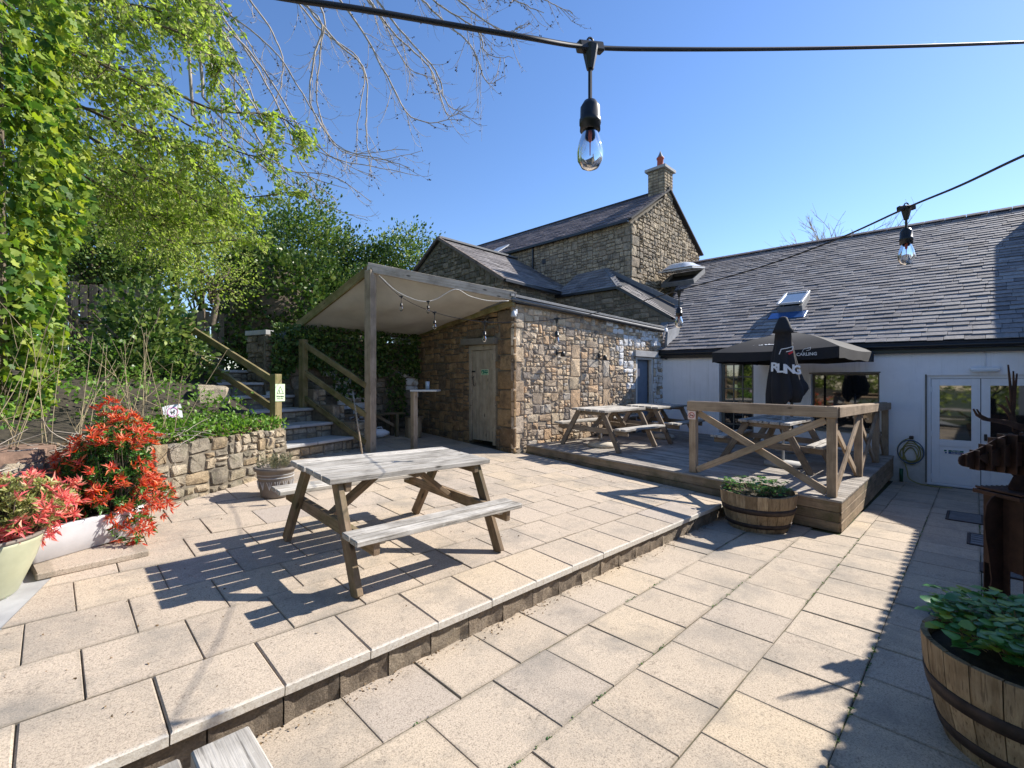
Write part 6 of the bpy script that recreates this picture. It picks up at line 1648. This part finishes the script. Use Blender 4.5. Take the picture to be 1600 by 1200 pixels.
for lb in mains + mains2:
    path = smooth_path([atD(*p) for p in lb], 26)
    br.tube([Vector((1.8, 11.6, 13.2)), path[0] + Vector((0, 0, .3)), path[0]], .04, .024, 5)
    for k in range(1, 26): path[k] += Vector((rnd.gauss(0, .008), rnd.gauss(0, .008), rnd.gauss(0, .008)))
    br.tube(path, .022, .006, 4)
    for k in range(1, 26):
        if rnd.random() < .5:
            d = (path[min(k + 1, 26)] - path[k - 1]).normalized(); sd = rnd.choice((-1, 1))
            e = (d * .8 + Vector((rnd.gauss(0, .5), rnd.gauss(0, .5), rnd.gauss(-.2, .5)))).normalized()
            br.grow(path[k], e, rnd.uniform(.3, 1.2) * (1.1 - k / 45), .0072, 1, grav=.8, wig=.15, up=1.9, kidsn=(3,), ratio=.42, seg=.09, sides=3, store=0)
for p, d in br.tips:
    if rnd.random() < .22: buds.append((p, d))
br.build('branches', M_twig, bt)
P = []; D = []
for p, d in buds:
    for _ in range(3): P.append(tuple(p + Vector((rnd.gauss(0, .008), rnd.gauss(0, .008), rnd.gauss(0, .008))))); D.append((rnd.gauss(0, 1), rnd.gauss(0, 1), rnd.gauss(.3, 1)))
leaves('buds', P, D, .03, M_twigd, bt, wid=.8)

# garden trees behind
G = 'garden trees behind the fence'
c = atD(470, 600, 20); crown_tree('garden_tree', 'light green tree rising behind the dark hedge', 'tree', (c.x, c.y, 7.3), (2.3, 2.3, 2.3), 560, 26, .27, .15, L_dark, 1.9, group=G, shell=.3)
c = atD(640, 600, 22); crown_tree('garden_tree', 'small green tree beside the gabled wing roof', 'tree', (c.x, c.y, 6.9), (1.9, 1.9, 1.9), 300, 24, .24, .15, L_dark, 1.9, group=G, shell=.3)
c = atD(570, 600, 21); crown_tree('garden_tree', 'low green tree between two taller garden trees', 'tree', (c.x, c.y, 6.0), (1.8, 1.8, 2.0), 420, 24, .24, .15, L_deep, 1.9, group=G, shell=.3)
c = atD(310, 600, 13.5); crown_tree('garden_tree', 'feathery green tree above the fence at the head of the steps', 'tree', (c.x, c.y, 5.4), (1.6, 1.6, 1.2), 260, 22, .2, .10, L_olive, 2, group=G, shell=.2)
c = atD(80, 600, 12.5); crown_tree('garden_tree', 'dense mid-green tree behind the ivy-covered trunk', 'tree', (c.x, c.y, 6.1), (3.0, 2.4, 2.2), 700, 28, .26, .12, L_dark, 2, group=G, shell=.2)
c = atD(270, 600, 15); crown_tree('garden_tree', 'green tree seen through the arching branches at upper left', 'tree', (c.x, c.y, 7.4), (2.0, 2.2, 1.2), 420, 24, .3, .13, L_olive, 2, group=G, shell=.2)
c = atD(140, 600, 12.0); crown_tree('garden_tree', 'dark leafy tree mass over the board fence', 'tree', (c.x, c.y, 5.3), (1.7, 1.4, 1.1), 330, 24, .2, .10, L_dark, 2, group=G, shell=.2)
# dark ivy hedge
c = atD(440, 600, 13.0); H_ = thing('ivy_hedge', (c.x, c.y, 2), 'tall dark glossy ivy hedge behind the steps and canopy', 'hedge')
P1_, D1_ = clump_pts((c.x, c.y, 3.5), (1.65, 1.5, 1.75), 750, 22, .14, .8, 1.9); P2_, D2_ = clump_pts((c.x + 1.7, c.y - .3, 3.3), (1.7, 1.3, 1.5), 420, 22, .14, .8, 1.9)
leaves('ivy_leaves', np.vstack([P1_, P2_]), np.vstack([D1_, D2_]), .11, L_deep, H_, kind='plain', wid=.8, flat=0)
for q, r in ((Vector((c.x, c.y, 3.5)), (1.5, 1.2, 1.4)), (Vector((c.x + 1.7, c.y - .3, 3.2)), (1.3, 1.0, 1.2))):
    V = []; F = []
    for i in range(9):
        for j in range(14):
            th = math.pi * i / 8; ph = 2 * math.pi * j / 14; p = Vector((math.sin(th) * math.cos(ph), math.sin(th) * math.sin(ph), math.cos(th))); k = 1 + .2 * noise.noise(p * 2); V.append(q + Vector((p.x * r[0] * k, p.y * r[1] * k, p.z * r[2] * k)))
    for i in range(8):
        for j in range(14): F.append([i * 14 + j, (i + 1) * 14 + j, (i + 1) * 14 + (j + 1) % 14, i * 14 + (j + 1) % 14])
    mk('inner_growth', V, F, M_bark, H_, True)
# ivy hanging over the back wall below the canopy
hi = thing('hanging_ivy', (5, 9.5, 2.0), 'dark ivy hanging down the wall under the canopy', 'climbing plant')
P = []; D = []
for k in range(4200):
    x = rnd.uniform(3.0, 6.3); lo_ = 2.0 - .55 * max(0, noise.noise(Vector((x * 1.5, 3, 0))) + .25) - (.9 if 5.45 < x < 5.95 else 0) - (.5 if 4.2 < x < 5.0 else 0); z = rnd.uniform(lo_, 2.85)
    P.append((x, 9.56 - rnd.uniform(0, .16), z)); D.append((rnd.gauss(0, .5), -.5, -.8 + rnd.gauss(0, .4)))
leaves('ivy_leaves', P, D, .075, L_deep, hi, wid=.8)
br = Branches()
for k in range(26):
    x = rnd.uniform(3.1, 6.2); br.tube([Vector((x, 9.6, 2.8)), Vector((x + rnd.gauss(0, .1), 9.58, 2.3)), Vector((x + rnd.gauss(0, .15), 9.58, 1.9))], .008, .004, 3)
br.build('stems', M_bark, hi)
# broad shrub on the bank
c = atD(232, 600, 7.6); crown_tree('broadleaf_shrub', 'large glossy dark green shrub in front of the board fence', 'shrub', (c.x, c.y, 2.15), (.62, .7, .95), 280, 15, .16, .115, L_dark, 1.3, shell=.45, wid=.55)
c = atD(300, 600, 7.4); crown_tree('broadleaf_shrub', 'smaller glossy shrub beside the left handrail', 'shrub', (c.x, c.y, 1.65), (.3, .3, .4), 50, 12, .11, .085, L_dark, 1.2, shell=.4, wid=.55)
c = atD(118, 600, 8.4); crown_tree('broadleaf_shrub', 'pale green wispy shrub between the ivy trunk and the fence', 'shrub', (c.x, c.y, 2.9), (.5, .5, .9), 34, 10, .16, .075, L_olive, 1.6, shell=.3, wid=.5)
c = atD(330, 600, 10.6); crown_tree('golden_shrub', 'yellow-green shrub above the fence by the steps', 'shrub', (c.x, c.y, 4.1), (.9, .7, .7), 130, 16, .14, .06, L_spring, 3.0, shell=.3)
c = atD(185, 600, 6.9); crown_tree('broadleaf_shrub', 'low dark shrub on the bank behind the bare stems', 'shrub', (c.x, c.y, 1.62), (.72, .6, .5), 240, 14, .13, .09, L_deep, 1.2, shell=.35, wid=.55)
c = atD(70, 600, 6.9); crown_tree('broadleaf_shrub', 'low dark shrub at the foot of the ivy-covered trunk', 'shrub', (c.x, c.y, 1.5), (.6, .6, .45), 160, 14, .13, .09, L_dark, 1.2, shell=.35, wid=.55)
# bare shrub stems
sb = thing('bare_stemmed_shrub', (.1, 6.6, 1.0), 'sheaf of straight pruned straw-coloured stems on the bank', 'shrub')
br = Branches()
for k in range(44):
    b = r0.lerp(r1, rnd.uniform(.30, .74)) - rn * rnd.uniform(.35, .75); b.z = 1.0
    e = Vector((rnd.gauss(.12, .22), rnd.gauss(0, .16), 1)).normalized(); L_ = rnd.uniform(.45, 1.35)
    br.grow(b, e, L_, rnd.uniform(.004, .007), 1, grav=-.05, wig=.07, kidsn=(2,), ratio=.35, seg=.12, sides=4)
br.build('stems', M_stem, sb)
# leaf litter and brash on the bank
P = []; D = []
for k in range(2600):
    b = r0.lerp(r1, rnd.uniform(.0, 1.)) - rn * rnd.uniform(.05, 1.1); P.append((b.x, b.y, .99 + rnd.uniform(0, .12) + .05 * noise.noise(b * 3))); D.append((rnd.gauss(0, 1), rnd.gauss(0, 1), rnd.gauss(0, .35)))
o = leaves('leaf_litter', P, D, .055, L_dead, None, wid=.6); tag(o, kind='stuff', label='brown leaf litter along the top of the bank')
br = Branches()
for k in range(170):
    b = r0.lerp(r1, rnd.uniform(.1, .72)) - rn * rnd.uniform(.0, .5); b.z = 1.0 + rnd.uniform(0, .13); br.grow(b, Vector((rnd.gauss(0, 1), rnd.gauss(0, 1), rnd.gauss(0, .25))), rnd.uniform(.15, .6), .006, 0, wig=.3, seg=.08, sides=3)
o = br.build('brushwood', M_twig); tag(o, kind='stuff', label='tangle of dry twigs on top of the bank')
# green ground cover behind the retaining wall
P = []; D = []
for k in range(3800):
    s_ = rnd.uniform(.62, 1.03); b = r0.lerp(r1, s_) - rn * rnd.uniform(.02, 1.3); h_ = max(0, .14 + .16 * noise.noise(b * 3)); P.append((b.x, b.y, 1.0 + rnd.uniform(0, h_) + .12 * max(0, (b - r0).dot(-rn)))); D.append((rnd.gauss(0, .8), rnd.gauss(0, .8), rnd.gauss(.5, .6)))
for k in range(5200):
    s_ = rnd.uniform(.15, 1.0); b = r0.lerp(r1, s_) - rn * rnd.uniform(.5, 3.2); dd_ = (b - r0).dot(-rn)
    if noise.noise(b * 1.3 + Vector((5, 0, 0))) < -.05: continue
    P.append((b.x, b.y, 1.0 + .36 * dd_ + rnd.uniform(0, .30) * (1 + noise.noise(b * 2)))); D.append((rnd.gauss(0, .8), rnd.gauss(0, .8), rnd.gauss(.4, .6)))
o = leaves('ground_cover', P, D, .055, leaf_mat('fresh_groundcover', [(.06, .15, .02), (.12, .24, .03), (.2, .32, .06)], .3), None, wid=.5); tag(o, kind='stuff', label='fresh green ground cover behind the retaining wall')
# bracken bank left of trough: stump
sp2 = thing('old_tree_stump', (-.5, 5.3, .4), 'broad rotten brown stump behind the pots at left', 'stump')
V = []; F = []; n = 26; sc_ = Vector((-.35, 5.62, 0))
for i in range(7):
    for k in range(n):
        a = 2 * math.pi * k / n; r = .42 + .07 * noise.noise(Vector((math.cos(a) * 2, math.sin(a) * 2, i * .25))) + .05 * math.cos(a * 7) * (1 - i / 8); V.append(sc_ + Vector((r * math.cos(a), r * math.sin(a), .25 + i * .145)))
for i in range(6):
    for k in range(n): F.append([i * n + k, i * n + (k + 1) % n, (i + 1) * n + (k + 1) % n, (i + 1) * n + k])
F.append([6 * n + k for k in range(n)]); mk('bole', V, F, plain('rotten_wood', (.16, .10, .07), .95, var=.6, sc=9, bmp=1.), sp2, True)
rk_ = tag(mk('boulder', *(lambda p: (lambda V, F: ([(p.x + v[0] + rnd.uniform(-.02, .02), p.y + v[1] + rnd.uniform(-.02, .02), p.z + v[2] + rnd.uniform(-.02, .02)) for v in V], F))(*cbox(.42, .34, .36, .05)))(atD(330, 622, 6.9)), M_stone_g), 'square stone block beside the left handrail on the bank', 'boulder')
# distant bare tree behind the slate roof
ftx = thing('distant_bare_tree', (34, 13, 0), 'bare-crowned distant tree showing over the slate roof ridge', 'tree')
br = Branches(); b = atD(1310, 600, 34); b.z = 4
br.tube([Vector((b.x, b.y, 2)), Vector((b.x, b.y, 9))], .3, .25, 6)
for k in range(44): br.grow(Vector((b.x + rnd.gauss(0, .2), b.y, 8.6 + rnd.random())), Vector((rnd.gauss(0, 1) , rnd.gauss(0, 1), rnd.uniform(.3, 1.2))), rnd.uniform(3, 4.9), .05, 2, grav=-.05, wig=.2, kidsn=(5, 6), ratio=.42, seg=.5, sides=3)
br.build('branches', M_twig, ftx)
# trees standing behind the photographer (seen only in the window glass)
for i, (x, y, lab) in enumerate(((-6, 2.5, 'bushy tree on the open side of the yard, nearest the camera'), (-7, 6.5, 'bushy tree on the open side of the yard, next to the bank'), (-6.5, -2, 'bushy tree on the open side of the yard, farthest right'))):
    crown_tree('yard_side_tree', lab, 'tree', (x, y, 2.6), (2.0, 2.2, 2.4), 260, 18, .3, .22, L_olive, 0, group='trees closing the open side of the yard', shell=.3)
# moss and seedlings in the joints
P = []; D = []
for k in range(260):
    yl = rnd.choice(ys[1:6]); x = rnd.uniform(.8, 9); n_ = rnd.randint(2, 9)
    if noise.noise(Vector((x * .9, yl * 5, 0))) < -.05: continue
    for _ in range(n_): P.append((x + rnd.gauss(0, .03), yl + rnd.gauss(0, .004), zlow(x, 0) + .001)); D.append((rnd.gauss(0, 1), rnd.gauss(0, 1), rnd.uniform(.1, .8)))
o = leaves('joint_moss_tufts', P, D, .012, L_green, None, wid=.6); tag(o, kind='stuff', label='tiny moss tufts in the paving joints')
# fallen leaves and grit along the foot of the step
P = []; D = []
for k in range(420):
    x = rnd.uniform(.4, 6.4); y = 2.40 - abs(rnd.gauss(0, .05)); P.append((x, y, zlow(x, 0) + .006)); D.append((rnd.gauss(0, 1), rnd.gauss(0, 1), rnd.gauss(0, .15)))
for k in range(220):
    x = rnd.uniform(-.2, 6.2); y = rnd.uniform(2.5, 6); P.append((x, y, zup(x, y) + .006)); D.append((rnd.gauss(0, 1), rnd.gauss(0, 1), rnd.gauss(0, .15)))
o = leaves('fallen_debris', P, D, .016, L_dead, None, wid=.5); tag(o, kind='stuff', label='brown crumbs and bits of leaf on the paving')
print('objects', len(bpy.data.objects), 'tris', sum(len(m.polygons) for m in bpy.data.meshes))
